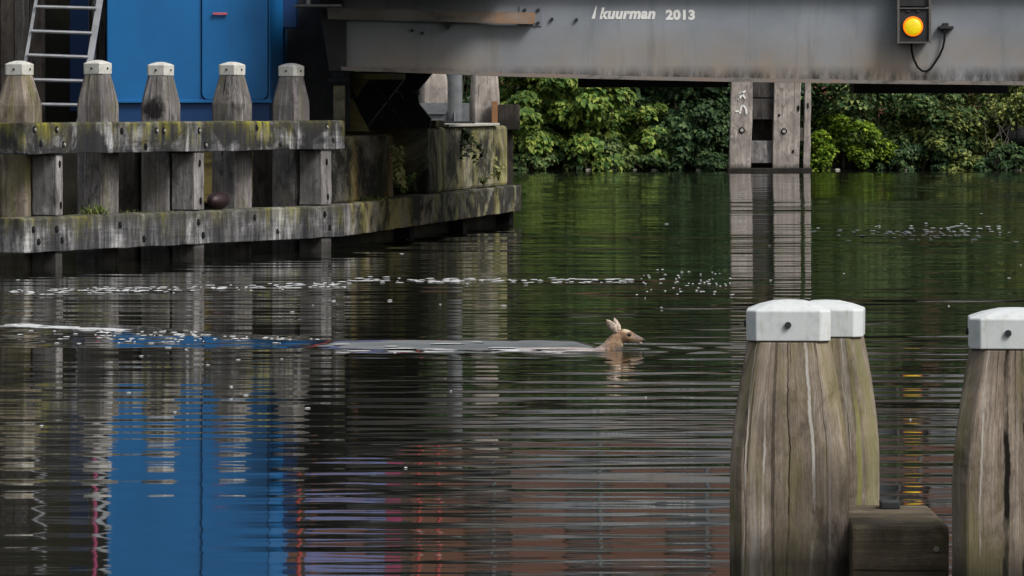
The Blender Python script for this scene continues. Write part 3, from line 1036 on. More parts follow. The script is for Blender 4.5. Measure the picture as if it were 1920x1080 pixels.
# rusty guide bar with bracket plate
bm = BM()
a0, a1 = gl(614, 20), gl(992, 33)
prism(bm, [gl(614, 15), gl(800, 19), gl(1000, 24), gl(1000, 43), gl(800, 38), gl(616, 34)], 1, -0.16, -0.12)
prism(bm, [gl(616, 36), gl(800, 40.5), gl(1000, 45.5), gl(1000, 43.2), gl(800, 38.2), gl(616, 34.2)], 1, -0.16, -0.02)
obj('guide_bar', bm, M['rust_bar'], br)
bm = BM()
prism(bm, [gl(974, 11), gl(1016, 13), gl(1016, 49), gl(974, 47)], 1, -0.018, -0.002)
bp = obj('bracket_plate', bm, M['girder'], br)
bm = BM()
prism(bm, [gl(985, 24), gl(1003, 24), gl(1003, 43), gl(985, 43)], 1, -0.118, -0.02)
obj('spacer', bm, M['rust_bar'], bp)
for (px, py) in ((984, 19), (1009, 19), (1009, 43), (1035, 36), (1081, 37), (773, 57), (792, 62)):
    b = BM()
    c = gl(px, py)
    disc(b, c, 0.022, 0.022, -0.04, -0.003, 10)
    obj('bolt', b, M['dark_steel'], br)
# small wedge under the guide bar, little floodlight platform
bm = BM()
prism(bm, [gl(828, 41), gl(850, 42), gl(840, 57)], 1, -0.11, -0.03)
obj('lug', bm, M['dark_steel'], br)
PY = 67.3
bm = BM()
box(bm, XA(553, PY) - gx0, XA(640, PY) - gx0, PY - GY - 0.2, PY - GY + 0.9, ZA(12.5, PY) - gz, ZA(8.5, PY) - gz)
obj('platform', bm, M['steel'], br)
bm = BM()
tube(bm, [(XA(577, PY) - gx0, -1.0, ZA(8, PY) - gz + 0.002), (XA(577, PY) - gx0, -1.0, TOPZ + 0.1)], 0.03)
obj('platform_hanger', bm, M['alu'], br)
bm = BM()
box(bm, XA(530, 66.5) - gx0, XA(960, 66.5) - gx0, -2.0, -0.19, TOPZ - 0.0, TOPZ + 0.08)
obj('shade_walkway', bm, M['dark_steel'], br)  # unseen, added above the frame to shade the girder's left part

# lettering
def lettering(text, px0, px1, pbase, hpx, shear, parent, bold):
    cu = bpy.data.curves.new('lettering', 'FONT')
    cu.body = text
    cu.size = 1
    cu.shear = shear
    cu.offset = bold
    cu.space_character = 1.06
    cu.resolution_u = 4
    tmp = bpy.data.objects.new('lettering_tmp', cu)
    COL.objects.link(tmp)
    bpy.context.view_layer.update()
    me = bpy.data.meshes.new_from_object(tmp.evaluated_get(bpy.context.evaluated_depsgraph_get()))
    bpy.data.objects.remove(tmp)
    co = np.array([v.co[:] for v in me.vertices])
    mn, mx = co.min(0), co.max(0)
    x0, x1 = XA(px0, GY), XA(px1, GY)
    hz_ = hpx * GY / F
    for v in me.vertices:
        u = (v.co.x - mn[0]) / (mx[0] - mn[0])
        vv = (v.co.y - 0.0) / (mx[1])
        v.co = (x0 - gx0 + u * (x1 - x0), -0.004, ZA(pbase, GY) - gz + vv * hz_)
    me.materials.clear()
    return link('lettering', me, M['white_paint'], parent)
lettering('kuurman', 1124, 1229, 34.5, 20.5, 0.22, br, 0.045)
lettering('2013', 1248, 1303, 36, 18, 0.0, br, 0.05)
bm = BM()
prism(bm, [gl(1109, 35), gl(1115.5, 35), gl(1119, 11), gl(1117.5, 11)], 1, -0.004, -0.002)
obj('lettering', bm, M['white_paint'], br)

# signal light on the girder
sg = thing('signal_light', 'lit round amber signal light in a dark housing on the bridge girder', 'signal light', (XA(1709, GY), GY, ZA(50, GY)))
sx, sz = sg.location.x, sg.location.z
g2 = lambda px, py: (XA(px, GY) - sx, ZA(py, GY) - sz)
(x0, z1), (x1, z0) = g2(1681, 17), g2(1741, 79)
bm = BM()
box(bm, x0, x1, -0.26, -0.02, z0, z1)
hb = obj('housing', bm, M['dark_steel'], sg, bevel=0.01)
bm = BM()
fr = 0.018
for q in ((x0 - 0.012, x0 + fr, z0 - 0.02, z1 + 0.6), (x1 - fr, x1 + 0.012, z0 - 0.02, z1 + 0.6)):
    box(bm, q[0], q[1], -0.29, -0.262, q[2], q[3])
box(bm, x0 + fr + 0.001, x1 - fr - 0.001, -0.288, -0.262, z0 - 0.018, z0 + 0.004)
box(bm, x0 + fr + 0.001, x1 - fr - 0.001, -0.288, -0.262, z1 - 0.002, z1 + 0.014)
obj('frame', bm, plain('grey_brown_frame', (0.10, 0.09, 0.085), 0.6), sg)
bm = BM()
box(bm, x0 + 0.01, x1 - 0.01, -0.24, -0.02, z1 + 0.03, z1 + 0.6)
for xx in (-0.065, 0.065):
    disc(bm, (xx, z1 - 0.035), 0.03, 0.02, -0.275, -0.255, 10)
obj('upper_housing', bm, M['dark_steel'], sg, bevel=0.008)
bm = BM()
lr = 0.131
loft(bm, [[(r * math.cos(6.2832 * k / 32), y, r * math.sin(6.2832 * k / 32)) for k in range(32)] for y, r in ((-0.262, lr), (-0.285, lr), (-0.287, lr * 0.86), (-0.27, lr * 0.84))])
obj('lens_rim', bm, M['lamp_rim'], sg, smooth=False)
bm = BM()
loft(bm, [[(r * math.cos(6.2832 * k / 32), y, -0.004 + r * math.sin(6.2832 * k / 32)) for k in range(32)] for y, r in ((-0.27, lr * 0.84), (-0.29, lr * 0.83), (-0.305, lr * 0.6), (-0.312, lr * 0.3), (-0.314, 0.01))])
obj('lens', bm, M['lamp'], sg, smooth=True)
bm = BM()
pts = [(1708, 80), (1709, 96), (1713, 112), (1720, 126), (1728, 133), (1736, 134), (1744, 129), (1752, 118), (1761, 104), (1767, 90), (1770, 76), (1771, 62)]
tube(bm, [(g2(*p)[0], -0.06, g2(*p)[1]) for p in pts], 0.014, 8)
obj('cable', bm, M['black'], sg, smooth=True)
bm = BM()
a, b = g2(1759, 49), g2(1787, 55)
box(bm, a[0], b[0], -0.10, -0.002, b[1], a[1])
a, b = g2(1767, 43), g2(1778, 61)
box(bm, a[0], b[0], -0.07, -0.002, b[1], a[1])
obj('cable_clamp', bm, M['dark_steel'], sg, bevel=0.008)

# bridge bearing and dark steelwork below the bridge end
bb = thing('bridge_bearing', 'dark steel bearing post and braces under the bridge end', 'bearing', (XA(640, 70.2), 70.2, 1.47))
b0 = Vector(bb.location)
bl = lambda px, py, Y=70.2: (XA(px, Y) - b0.x, ZA(py, Y) - b0.z)
bm = BM()
a, b = bl(625, 152), bl(647, 222)
box(bm, a[0], b[0], 0, 0.16, 0.0, a[1] - 0.06)
obj('post', bm, M['bearing'], bb, bevel=0.01)
bm = BM()
a, b = bl(615, 146), bl(655, 153)
box(bm, a[0], b[0], -0.05, 0.22, a[1] - 0.058, a[1] - 0.005)
box(bm, a[0] + 0.06, b[0] - 0.06, -0.02, 0.2, a[1] - 0.004, a[1] + 0.07)
obj('head_plate', bm, M['dark_steel'], bb, bevel=0.01)
bm = BM()
a, b = bl(657, 145, 72), bl(683, 145, 72)
box(bm, a[0], bl(760, 140, 72)[0], 1.8, 2.1, ZA(149, 72) - b0.z, ZA(138, 72) - b0.z)
prism(bm, [bl(655, 150, 72), bl(690, 150, 72), bl(668, 182, 72)], 1, 1.85, 2.05)
prism(bm, [bl(650, 185, 72), bl(660, 185, 72), bl(692, 246, 72), bl(650, 246, 72)], 1, 1.75, 2.2)
obj('brace', bm, M['bearing'], bb)
bm = BM()
Y = 75.5
prism(bm, [bl(640, 135, Y), bl(812, 135, Y), bl(782, 172, Y), bl(786, 195, Y), bl(808, 222, Y), bl(806, 240, Y), bl(640, 240, Y)], 1, 5.3, 6.0)
obj('machinery_plate', bm, M['dark_steel'], bb)
bm = BM()
for (pa, pb, w_) in (((690, 240), (760, 150), 0.05), ((760, 240), (700, 150), 0.05), ((725, 203), (752, 203), 0.03), ((745, 172), (752, 185), 0.07), ((776, 172), (781, 176), 0.07)):
    a, b = bl(*pa, 74.5), bl(*pb, 74.5)
    tube(bm, [(a[0], 4.3, a[1]), (b[0], 4.4, b[1])], w_ / 2, 6)
obj('tie_rod', bm, M['dark_steel'], bb)
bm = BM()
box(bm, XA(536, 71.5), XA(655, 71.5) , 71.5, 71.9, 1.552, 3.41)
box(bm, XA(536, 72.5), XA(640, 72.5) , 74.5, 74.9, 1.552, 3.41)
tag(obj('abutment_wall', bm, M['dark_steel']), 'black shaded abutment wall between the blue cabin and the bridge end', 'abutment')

# ------------------------------------------------------------------ second fender behind the pier
for i, (pc, s, zt) in enumerate(((814, 0.50, 2.55), (909, 0.50, 2.75))):
    Y = 95.0
    bm = BM()
    rnd = random.Random(70 + i)
    loft(bm, [octo(s * k, z, rnd, 0.006, 0.1) for z, k in ((-1.2, 1), (-0.4, 1), (0.4, 1), (1.0, 1), (1.6, 1), (2.0, 1), (2.2, 0.97), (zt - 0.15, 0.86), (zt, 0.7))])
    tag(obj('mooring_post', bm, M['far_timber'], None, (XA(pc, Y), Y, 0), R(6), bevel=0.01),
        ['grey post under the bridge, half behind the steel column', 'broad grey post under the bridge, right of the steel column'][i], 'mooring post', 'posts behind the pier under the bridge')
t = thing('fender_rail', 'dark timber rail end jutting out behind the pier under the bridge', 'timber rail', (XA(930, 94.4), 94.4, ZA(243, 94.4)))
bm = BM()
box(bm, 0.03, XA(974, 94.4) - XA(930, 94.4), -0.1, 0.3, 0, ZA(196, 94.4) - ZA(243, 94.4))
obj('beam', bm, M['dark_timber'], t, bevel=0.012)
bm = BM()
box(bm, XA(922, 94.4) - XA(930, 94.4), 0.029, -0.14, 0.3, 0, ZA(190, 94.4) - ZA(243, 94.4))
obj('end_board', bm, plain('orange_brown_board', (0.26, 0.13, 0.06), 0.8), t, bevel=0.006)
bm = BM()
box(bm, XA(760, 94.4) - XA(930, 94.4), XA(880, 94.4) - XA(930, 94.4), -0.1, 0.3, ZA(235, 94.4) - ZA(243, 94.4), ZA(193, 94.4) - ZA(243, 94.4))
box(bm, XA(785, 94.4) - XA(930, 94.4), XA(840, 94.4) - XA(930, 94.4), -0.16, -0.101, ZA(214, 94.4) - ZA(243, 94.4), ZA(198, 94.4) - ZA(243, 94.4))
obj('steel_beam', bm, M['steel'], t)
bm = BM()
box(bm, 0, XA(962, 94.6) - XA(946, 94.6), 0, 0.3, -1.2, ZA(244, 94.6))
tag(obj('fender_pile', bm, M['dark_timber'], None, (XA(946, 94.6), 94.6, 0), bevel=0.01), 'thin dark pile carrying the jutting rail behind the pier', 'timber pile')

# ------------------------------------------------------------------ dolphin near the far bank
DY = 145.0
dl = thing('timber_dolphin', 'pale grey timber dolphin of two boarded posts standing near the far bank', 'dolphin', (XA(1445, DY), DY, 0))
d0 = dl.location.x
dx = lambda px: XA(px, DY) - d0
rnd = random.Random(4)
def slab_post(pa_t, pb_t, pa_b, pb_b, y0, y1, ztop=3.4):
    bm = BM()
    rings = []
    for k in range(9):
        t_ = k / 8
        z = -0.8 + (ztop + 0.8) * t_
        f_ = min(1, max(0, z / 2.6))
        l, r_ = dx(pa_b + (pa_t - pa_b) * f_), dx(pb_b + (pb_t - pb_b) * f_)
        j = lambda: rnd.uniform(-0.012, 0.012)
        rings.append([(l + j(), y0, z), (r_ + j(), y0, z), (r_ + j(), y1, z), (l + j(), y1, z)])
    loft(bm, rings)
    return bm
obj('post', slab_post(1371, 1412, 1367, 1408, 0, 0.5), M['far_timber'], dl, bevel=0.02)
obj('post', slab_post(1452, 1502, 1449, 1498, 0, 0.5), M['far_timber'], dl, bevel=0.02)
obj('post', slab_post(1510, 1521, 1506, 1519, 0.0, 0.5), M['far_timber'], dl, bevel=0.02)
bm = BM()
box(bm, dx(1500), dx(1513), 0.12, 0.45, ZA(264, DY), ZA(240, DY))
obj('spacer', bm, M['far_timber'], dl)
for (ya, yb_, mk) in ((120, 183, 'board_grey'), (185, 224, 'board_grey'), (264, 306, 'pile')):
    bm = BM()
    box(bm, dx(1406), dx(1455), 0.15, 0.45, ZA(yb_, DY), ZA(ya, DY))
    obj('cross_timber', bm, M[mk], dl, bevel=0.015)
bm = BM()
box(bm, dx(1410), dx(1452), 0.8, 1.0, -0.8, 3.2)
obj('back_board', bm, M['dark_timber'], dl)
for px, py in ((1391, 244), (1470, 246)):
    b = BM()
    disc(b, (dx(px), ZA(py, DY)), 0.085, 0.085, -0.03, 0.01, 16, 0)
    disc(b, (dx(px), ZA(py - 0, DY)), 0.05, 0.05, -0.05, -0.032, 12, 1)
    obj('bolt', b, [M['black'], M['bolt']], dl)
for px, py, hx_, hz_ in ((1497, 203, 0.035, 0.09), (1515, 198, 0.02, 0.09), (1461, 216, 0.03, 0.04), (1487, 284, 0.03, 0.05)):
    b = BM()
    disc(b, (dx(px), ZA(py, DY)), hx_, hz_, -0.022, 0.01, 12)
    obj('bolt_hole', b, M['black'], dl)
for grp in ([[(1386, 187), (1391, 177), (1392, 171)], [(1389, 173), (1398, 185)], [(1393, 174), (1398, 170)], [(1384, 187), (1388, 185)]],
            [[(1387, 213), (1390, 200), (1393, 197)], [(1393, 197), (1398, 203), (1400, 214)], [(1379, 209), (1388, 208)]]):
    bm = BM()
    for st in grp:
        for a, b in zip(st, st[1:]):
            A = Vector((dx(a[0]), ZA(a[1], DY)))
            B = Vector((dx(b[0]), ZA(b[1], DY)))
            nn = Vector((-(B - A).y, (B - A).x)).normalized() * 0.028
            prism(bm, [A - nn, B - nn * 0.8, B + nn * 0.8, A + nn], 1, -0.020, -0.013)
    obj('paint_mark', bm, M['white_paint'], dl)
bm = BM()
box(bm, dx(1364), dx(1523), -0.06, 0.52, -0.6, 0.12)
obj('wet_base', bm, M['dark_timber'], dl, bevel=0.03)

# ------------------------------------------------------------------ vegetation
def leaf_arrays(c, nrm, tip, ln, wd_):
    """kite leaves, folded a little along the midrib"""
    n = len(c)
    tip = tip / np.linalg.norm(tip, axis=1, keepdims=True)
    side = np.cross(nrm, tip)
    side /= np.maximum(np.linalg.norm(side, axis=1, keepdims=True), 1e-6)
    up_ = np.cross(tip, side)
    ln = ln[:, None]
    wd_ = wd_[:, None]
    base = c - tip * ln * 0.5
    tp = c + tip * ln * 0.5 - up_ * ln * 0.12
    m1 = c - tip * ln * 0.12 + side * wd_ * 0.5 + up_ * wd_ * 0.12
    m2 = c - tip * ln * 0.12 - side * wd_ * 0.5 + up_ * wd_ * 0.12
    co = np.stack([base, m1, tp, m2], 1).reshape(-1, 3)
    i = np.arange(n)[:, None] * 4
    f = np.concatenate([i + np.array([[0, 2, 1]]), i + np.array([[0, 3, 2]])], 1).reshape(-1, 3)
    return co, f

def crown(name, mat, parent, centre, rad, n, leaf, seed, clumps=40, droop=0.6, low=-0.9, fill=0.25, full=False):
    r = np.random.default_rng(seed)
    rad = np.array(rad, float)
    # clump centres through the crown, most of them near its surface
    d = r.normal(size=(clumps, 3))
    d /= np.linalg.norm(d, axis=1, keepdims=True)
    d[:, 2] = np.where(d[:, 2] < low, -d[:, 2], d[:, 2])
    if full:
        lowm = d[:, 2] < 0.15
        hxy = np.maximum(np.linalg.norm(d[:, :2], axis=1), 1e-3)
        d[:, :2] = np.where(lowm[:, None], d[:, :2] / hxy[:, None] * np.maximum(hxy, 0.9)[:, None], d[:, :2])
    rr = np.where(r.random(clumps) < fill, r.uniform(0.2, 0.7, clumps), r.uniform(0.72, 1.02, clumps))
    cc = d * rr[:, None] * rad * (1 + r.normal(0, 0.08, (clumps, 1)))
    cr = r.uniform(0.16, 0.34, clumps) * float(np.mean(rad)) * 1.15
    k = r.integers(0, clumps, n)
    q = r.normal(size=(n, 3))
    q /= np.linalg.norm(q, axis=1, keepdims=True)
    q[:, 2] = np.where(r.random(n) < 0.6, np.abs(q[:, 2]), q[:, 2])
    pos = cc[k] + q * (cr[k] * r.uniform(0.55, 1.08, n) ** 0.7)[:, None] * np.array([1, 1, 0.75])
    out = q + 0.6 * d[k]
    out /= np.linalg.norm(out, axis=1, keepdims=True)
    tip = out * np.array([1, 1, 0.35]) + r.normal(0, 0.35, (n, 3)) - np.array([0, 0, droop])
    nrm = out * 0.55 + np.array([0, 0, 0.8]) + r.normal(0, 0.25, (n, 3))
    ln = leaf * r.uniform(0.6, 1.3, n)
    co, f = leaf_arrays(pos + np.array(centre), nrm, tip, ln, ln * r.uniform(0.6, 0.85, n))
    keep = None
    me = fast_mesh(name, co, f)
    return link(name, me, mat, parent)

def bush(px0, px1, ytop, Y, mat, n, leaf, seed, label, depth=1.6, clumps=45, droop=0.6, zb=0.0):
    Y = Y - 0.55
    x0, x1 = XA(px0, Y), XA(px1, Y)
    zt = ZA(ytop, Y)
    t = thing('shrub', label, 'shrub', ((x0 + x1) / 2, Y, zb), 0, 'shrubs along the far bank')
    h = zt - zb
    crown('foliage', M[mat], t, (0, 0, h * 0.45), ((x1 - x0) / 2, depth, h * 0.56), int(n * 1.25), leaf, seed, clumps, droop, full=True)
    bm = BM()
    rn = random.Random(seed)
    for _ in range(7):
        a = rn.uniform(-0.5, 0.5) * (x1 - x0) * 0.5
        tube(bm, [(a * 0.4, rn.uniform(-0.2, 0.2), -0.2), (a * 0.7, rn.uniform(-0.4, 0.4), h * 0.4), (a, rn.uniform(-0.6, 0.6), h * 0.85)], [0.03, 0.022, 0.01], 5)
    obj('stems', bm, M['bark'], t)
    return t

bush(930, 1080, 90, 149.9, 'leaf_bright', 8000, 0.20, 101, 'bright yellow green leafy shrub right beside the pier on the far bank')
bush(1040, 1205, 118, 149.8, 'leaf_bright', 8000, 0.20, 102, 'light green large leaved shrub just left of the dark gap in the bank foliage')
bush(1165, 1270, 205, 149.4, 'leaf_bright', 2600, 0.18, 103, 'low light green shrub drooping to the water before the dark foliage', 1.0, 24)
bush(1190, 1390, 70, 149.9, 'leaf_dark', 9000, 0.17, 104, 'deep dark green shrub left of the timber dolphin', 1.2, 60)
bush(1480, 1720, 60, 150.6, 'leaf_mid', 12000, 0.15, 105, 'tall mid green shrub right of the timber dolphin', 1.8, 70)
bush(1500, 1665, 222, 149.3, 'leaf_lime', 6000, 0.115, 106, 'low rounded lime yellow shrub at the water right of the dolphin', 1.0, 46, 0.3)
bush(1650, 1860, 150, 150.0, 'leaf_mid', 9000, 0.135, 107, 'green shrub with narrow leaves under the right end of the bridge', 1.3, 60, 0.4)
bush(1700, 1850, 200, 149.5, 'leaf_olive', 3600, 0.14, 108, 'yellow tipped olive shrub low on the right bank', 1.0, 40, 0.3)
bush(1810, 1990, 95, 150.3, 'leaf_olive', 8500, 0.13, 109, 'olive green shrub at the right edge above the dark pipe', 1.5, 60, 0.4)
bush(1640, 1790, 270, 149.1, 'leaf_dark', 1500, 0.15, 111, 'dark low growth hanging over the right waterline', 0.8, 30, 0.6)
bush(1780, 1960, 280, 149.1, 'leaf_dark', 1500, 0.15, 112, 'dark low growth below the dark pipe at the right edge', 0.8, 30, 0.6)
bush(1950, 2150, 90, 150.3, 'leaf_mid', 3500, 0.2, 113, 'mid green shrub beyond the right edge of the view', 1.5, 50)
bush(1330, 1540, 130, 150.0, 'leaf_dark', 6000, 0.17, 114, 'dark green shrub directly behind the timber dolphin', 1.3, 50)
bush(700, 950, 90, 150.3, 'leaf_dark', 4000, 0.25, 115, 'dark green shrub behind the pier and steel column', 1.6, 50)

for k, (x, lb) in enumerate(((-15.5, 'far left behind the cabin'), (-11, 'behind the fender'), (-6.5, 'behind the pier'), (-2, 'behind the steel column'), (2.2, 'behind the bright shrubs'),
                          (6.2, 'behind the dolphin'), (10.2, 'behind the lime shrub'), (14.4, 'behind the right bank shrubs'), (19, 'beyond the right edge'))):
    t = thing('shrub', 'tall dark undergrowth shrub %s, high on the far bank' % lb, 'shrub', (x, 153.6, 0.8), 0, 'undergrowth high on the far bank')
    crown('foliage', M['leaf_dark'], t, (0, 0, 2.4), (2.9, 1.3, 2.9), 4200, 0.34, 400 + k, 60, 0.5, full=True)
    bm = BM()
    for q in range(5):
        tube(bm, [(-1 + q * 0.5, 0, -0.3), (-1.2 + q * 0.6, 0.1, 2.4), (-1.6 + q * 0.8, 0, 4.2)], [0.06, 0.05, 0.02], 5)
    obj('stems', bm, M['bark'], t)

bush(1225, 1385, 228, 149.2, 'leaf_dark', 4200, 0.15, 121, 'low dark shrub touching the water just left of the dolphin', 0.8, 40)
bush(925, 1015, 240, 149.1, 'leaf_bright', 2200, 0.16, 122, 'low bright shrub at the waterline nearest the pier', 0.7, 26)
bush(1050, 1185, 262, 149.1, 'leaf_mid', 2600, 0.15, 123, 'low mid green fringe at the waterline below the bright shrubs', 0.7, 30)

bush(940, 1060, 288, 148.75, 'leaf_mid', 1800, 0.13, 124, 'lowest green growth at the waterline beside the pier end', 0.5, 26)
bush(1120, 1260, 285, 148.75, 'leaf_mid', 2000, 0.13, 125, 'lowest green growth at the waterline in the middle of the far bank', 0.5, 28)
bush(1245, 1375, 288, 148.75, 'leaf_dark', 2000, 0.13, 126, 'lowest dark growth at the waterline just left of the dolphin foot', 0.5, 28)

# dark pipe in the bank at the right edge
t = thing('drain_pipe', 'dark thick pipe poking from the foliage at the right edge', 'pipe', (XA(1925, 148.9), 148.9, ZA(253, 148.9)))
bm = BM()
loft(bm, [[(x, r * math.cos(6.2832 * k / 20), r * math.sin(6.2832 * k / 20)) for k in range(20)] for x, r in ((-0.60, 0.20), (-0.58, 0.27), (2.5, 0.29))])
obj('pipe_barrel', bm, M['dark_steel'], t, smooth=False)
bm = BM()
loft(bm, [[(x, r * math.cos(6.2832 * k / 20), r * math.sin(6.2832 * k / 20)) for k in range(20)] for x, r in ((-0.30, 0.30), (-0.2, 0.31))])
obj('pipe_collar', bm, M['dark_steel'], t)
# bare twigs
t = thing('dead_branch', 'bare grey dead branch in the right bank shrubs', 'branch', (XA(1838, 148.6), 148.6, 0.2))
bm = BM()
rnd = random.Random(15)
for k in range(6):
    x = rnd.uniform(-0.5, 0.5)
    tube(bm, [(x, 0, -0.3), (x * 1.4 + rnd.uniform(-0.3, 0.3), -0.1, 0.7), (x * 1.6 + rnd.uniform(-0.5, 0.5), -0.2, rnd.uniform(1.0, 2.2))], [0.018, 0.012, 0.005], 5)
obj('twigs', bm, plain('grey_twig', (0.22, 0.20, 0.18), 0.9), t)

# stones at the far waterline
rnd = random.Random(8)
for k, px in enumerate((985, 1105, 1150, 1190, 1228, 1310, 1570, 1700, 1790, 1880, 1905)):
    bm = BM()
    bmesh.ops.create_icosphere(bm, subdivisions=2, radius=0.07)
    rnd_w = rnd.uniform(1.0, 3.2)
    for v in bm.verts:
        v.co = Vector((v.co.x * rnd_w, v.co.y, v.co.z * 0.7)) * (1 + 0.25 * math.sin(v.co.x * 31 + k) * math.cos(v.co.z * 27 + v.co.y * 19))
    tag(obj('stone', bm, M['pink'], None, (XA(px, 148.0), 148.0 + rnd.uniform(-0.1, 0.1), 0.02), rnd.uniform(0, 3)), 'small pale stone at the foot of the far bank', 'stone', 'stones at the far waterline')

# trees behind the bank (they darken the water)
def tree(x, y, h, r, seed, mat, label, n=4200, leaf=0.36):
    t = thing('tree', label, 'tree', (x, y, 1.2), 0, 'tall trees behind the far bank')
    rn = random.Random(seed)
    bm = BM()
    tube(bm, [(0, 0, -0.3), (rn.uniform(-.2, .2), 0, h * 0.3), (rn.uniform(-.4, .4), rn.uniform(-.3, .3), h * 0.8)], [0.28, 0.2, 0.06], 9)
    for k in range(6):
        a = k * 1.05 + rn.random()
        z = h * rn.uniform(0.25, 0.55)
        tube(bm, [(0, 0, z), (math.cos(a) * r * 0.45, math.sin(a) * r * 0.45, z + h * 0.16), (math.cos(a) * r * 0.8, math.sin(a) * r * 0.8, z + h * 0.28)], [0.11, 0.07, 0.02], 6)
    obj('trunk', bm, M['bark'], t)
    crown('crown', M[mat], t, (0, 0, h * 0.56), (r, r * 0.9, h * 0.46), n, leaf, seed, 55, 0.4, -0.8, 0.35)
TL = ['broad', 'round', 'tall', 'full', 'dense', 'spreading', 'leafy', 'heavy', 'shaggy', 'bushy']
for k, (x, h, r) in enumerate(((-17, 10, 3.4), (-12.5, 9.5, 3.0), (-8, 9.8, 3.0), (-4, 9.2, 2.8), (0.2, 9.4, 2.8), (4.2, 10.0, 2.9), (8.2, 9.2, 2.8), (12.3, 9.8, 3.0), (16.5, 10.2, 3.2), (21, 10, 3.3))):
    tree(x, 157.5 + (k % 3) * 1.6, h, r, 200 + k, 'tree_dark' if k % 4 else 'leaf_mid', '%s dark green tree behind the bank shrubs, reflected in the canal' % TL[k])

# brick house beyond the trees (its top shows in the water)
hs_ = thing('brick_house', 'red brick house with a dark roof beyond the far bank trees', 'house', (1.0, 182, 1.5))
bm = BM()
box(bm, -13, 17, 0, 9, -1, 19.5)
obj('wall', bm, M['brick'], hs_)
bm = BM()
prism(bm, [(-0.6, 19.503), (9.6, 19.503), (4.5, 24)], 0, -13.5, 17.5)
obj('roof', bm, M['dark_steel'], hs_)
for iz in range(4):
    for ix in range(8):
        bm = BM()
        box(bm, -9.6 + ix * 3.5, -8.0 + ix * 3.5, -0.05, 0.05, 2 + iz * 4.6, 4.4 + iz * 4.6)
        f_ = obj('window', bm, M['quay'], hs_)
        bm = BM()
        box(bm, -9.48 + ix * 3.5, -8.12 + ix * 3.5, -0.06, -0.052, 2.12 + iz * 4.6, 4.28 + iz * 4.6)
        obj('pane', bm, M['glass'], f_)

# small things on the bridge deck and by the cabin, above the frame but mirrored in the canal
DZ = 3.42 + 0.305
for k, (px, Y, c, lab) in enumerate(((560, 67.3, 'red', 'red barrier post at the end of the bridge deck'), (785, 69.2, 'red', 'red barrier post right of the lilac panel on the deck'),
                                   (822, 69.4, 'red', 'second red barrier post further along the bridge deck'))):
    t = thing('barrier_post', lab, 'barrier post', (XA(px, Y), Y, DZ if px > 620 else 3.505), 0, 'red posts on the bridge deck')
    bm = BM()
    zt = 5.6 - t.location.z
    tube(bm, [(0, 0, 0.0), (0, 0, zt)], 0.03, 10)
    obj('pole', bm, M['red'], t)
    bm = BM()
    tube(bm, [(0, 0, zt + 0.001), (0, 0, zt + 0.08)], [0.06, 0.03], 10)
    obj('pole_cap', bm, M['white_paint'], t)
t = thing('deck_panel', 'lilac blue panel with a magenta edge on the bridge railing', 'panel', (XA(655, 68.8), 68.8, DZ))
bm = BM()
box(bm, XA(572, 68.8) - XA(655, 68.8), XA(722, 68.8) - XA(655, 68.8), -0.02, 0.02, 0.25, 1.15)
obj('board', bm, M['lilac'], t)
bm = BM()
box(bm, XA(723, 68.8) - XA(655, 68.8), XA(752, 68.8) - XA(655, 68.8), -0.022, 0.022, 0.25, 1.15)
obj('side_strip', bm, M['magenta'], t)
bm = BM()
for px in (600, 700):
    xx = XA(px, 68.8) - XA(655, 68.8)
    box(bm, xx - 0.03, xx + 0.03, 0.023, 0.07, 0, 1.1)
obj('leg', bm, M['steel'], t)
t = thing('magenta_pipe', 'thin magenta pipe standing left of the blue cabin roof', 'pipe', (XA(176, 69.4), 69.4, 1.56))
bm = BM()
tube(bm, [(0, 0, 1.75), (0.02, 0, 2.3), (0.0, 0, 3.4)], 0.026, 8)
obj('upper_tube', bm, M['magenta'], t)
bm = BM()
tube(bm, [(0, 0, 0), (0, 0, 1.749)], 0.03, 8)
obj('lower_tube', bm, M['dark_steel'], t)
# bridge railing
rl = thing('bridge_railing', 'grey steel railing along the bridge deck edge', 'railing', (gx0, GY - 0.2, DZ))
bm = BM()
for zz in (0.5, 1.0):
    tube(bm, [(1.9, 0, zz), (13.4, 0, zz)], 0.03, 6)
obj('top_rail', bm, M['steel'], rl)
for k in range(9):
    bm = BM()
    tube(bm, [(2 + k * 1.4, 0, 0), (2 + k * 1.4, 0, 1.0)], 0.03, 6)
    obj('railing_post', bm, M['steel'], rl)

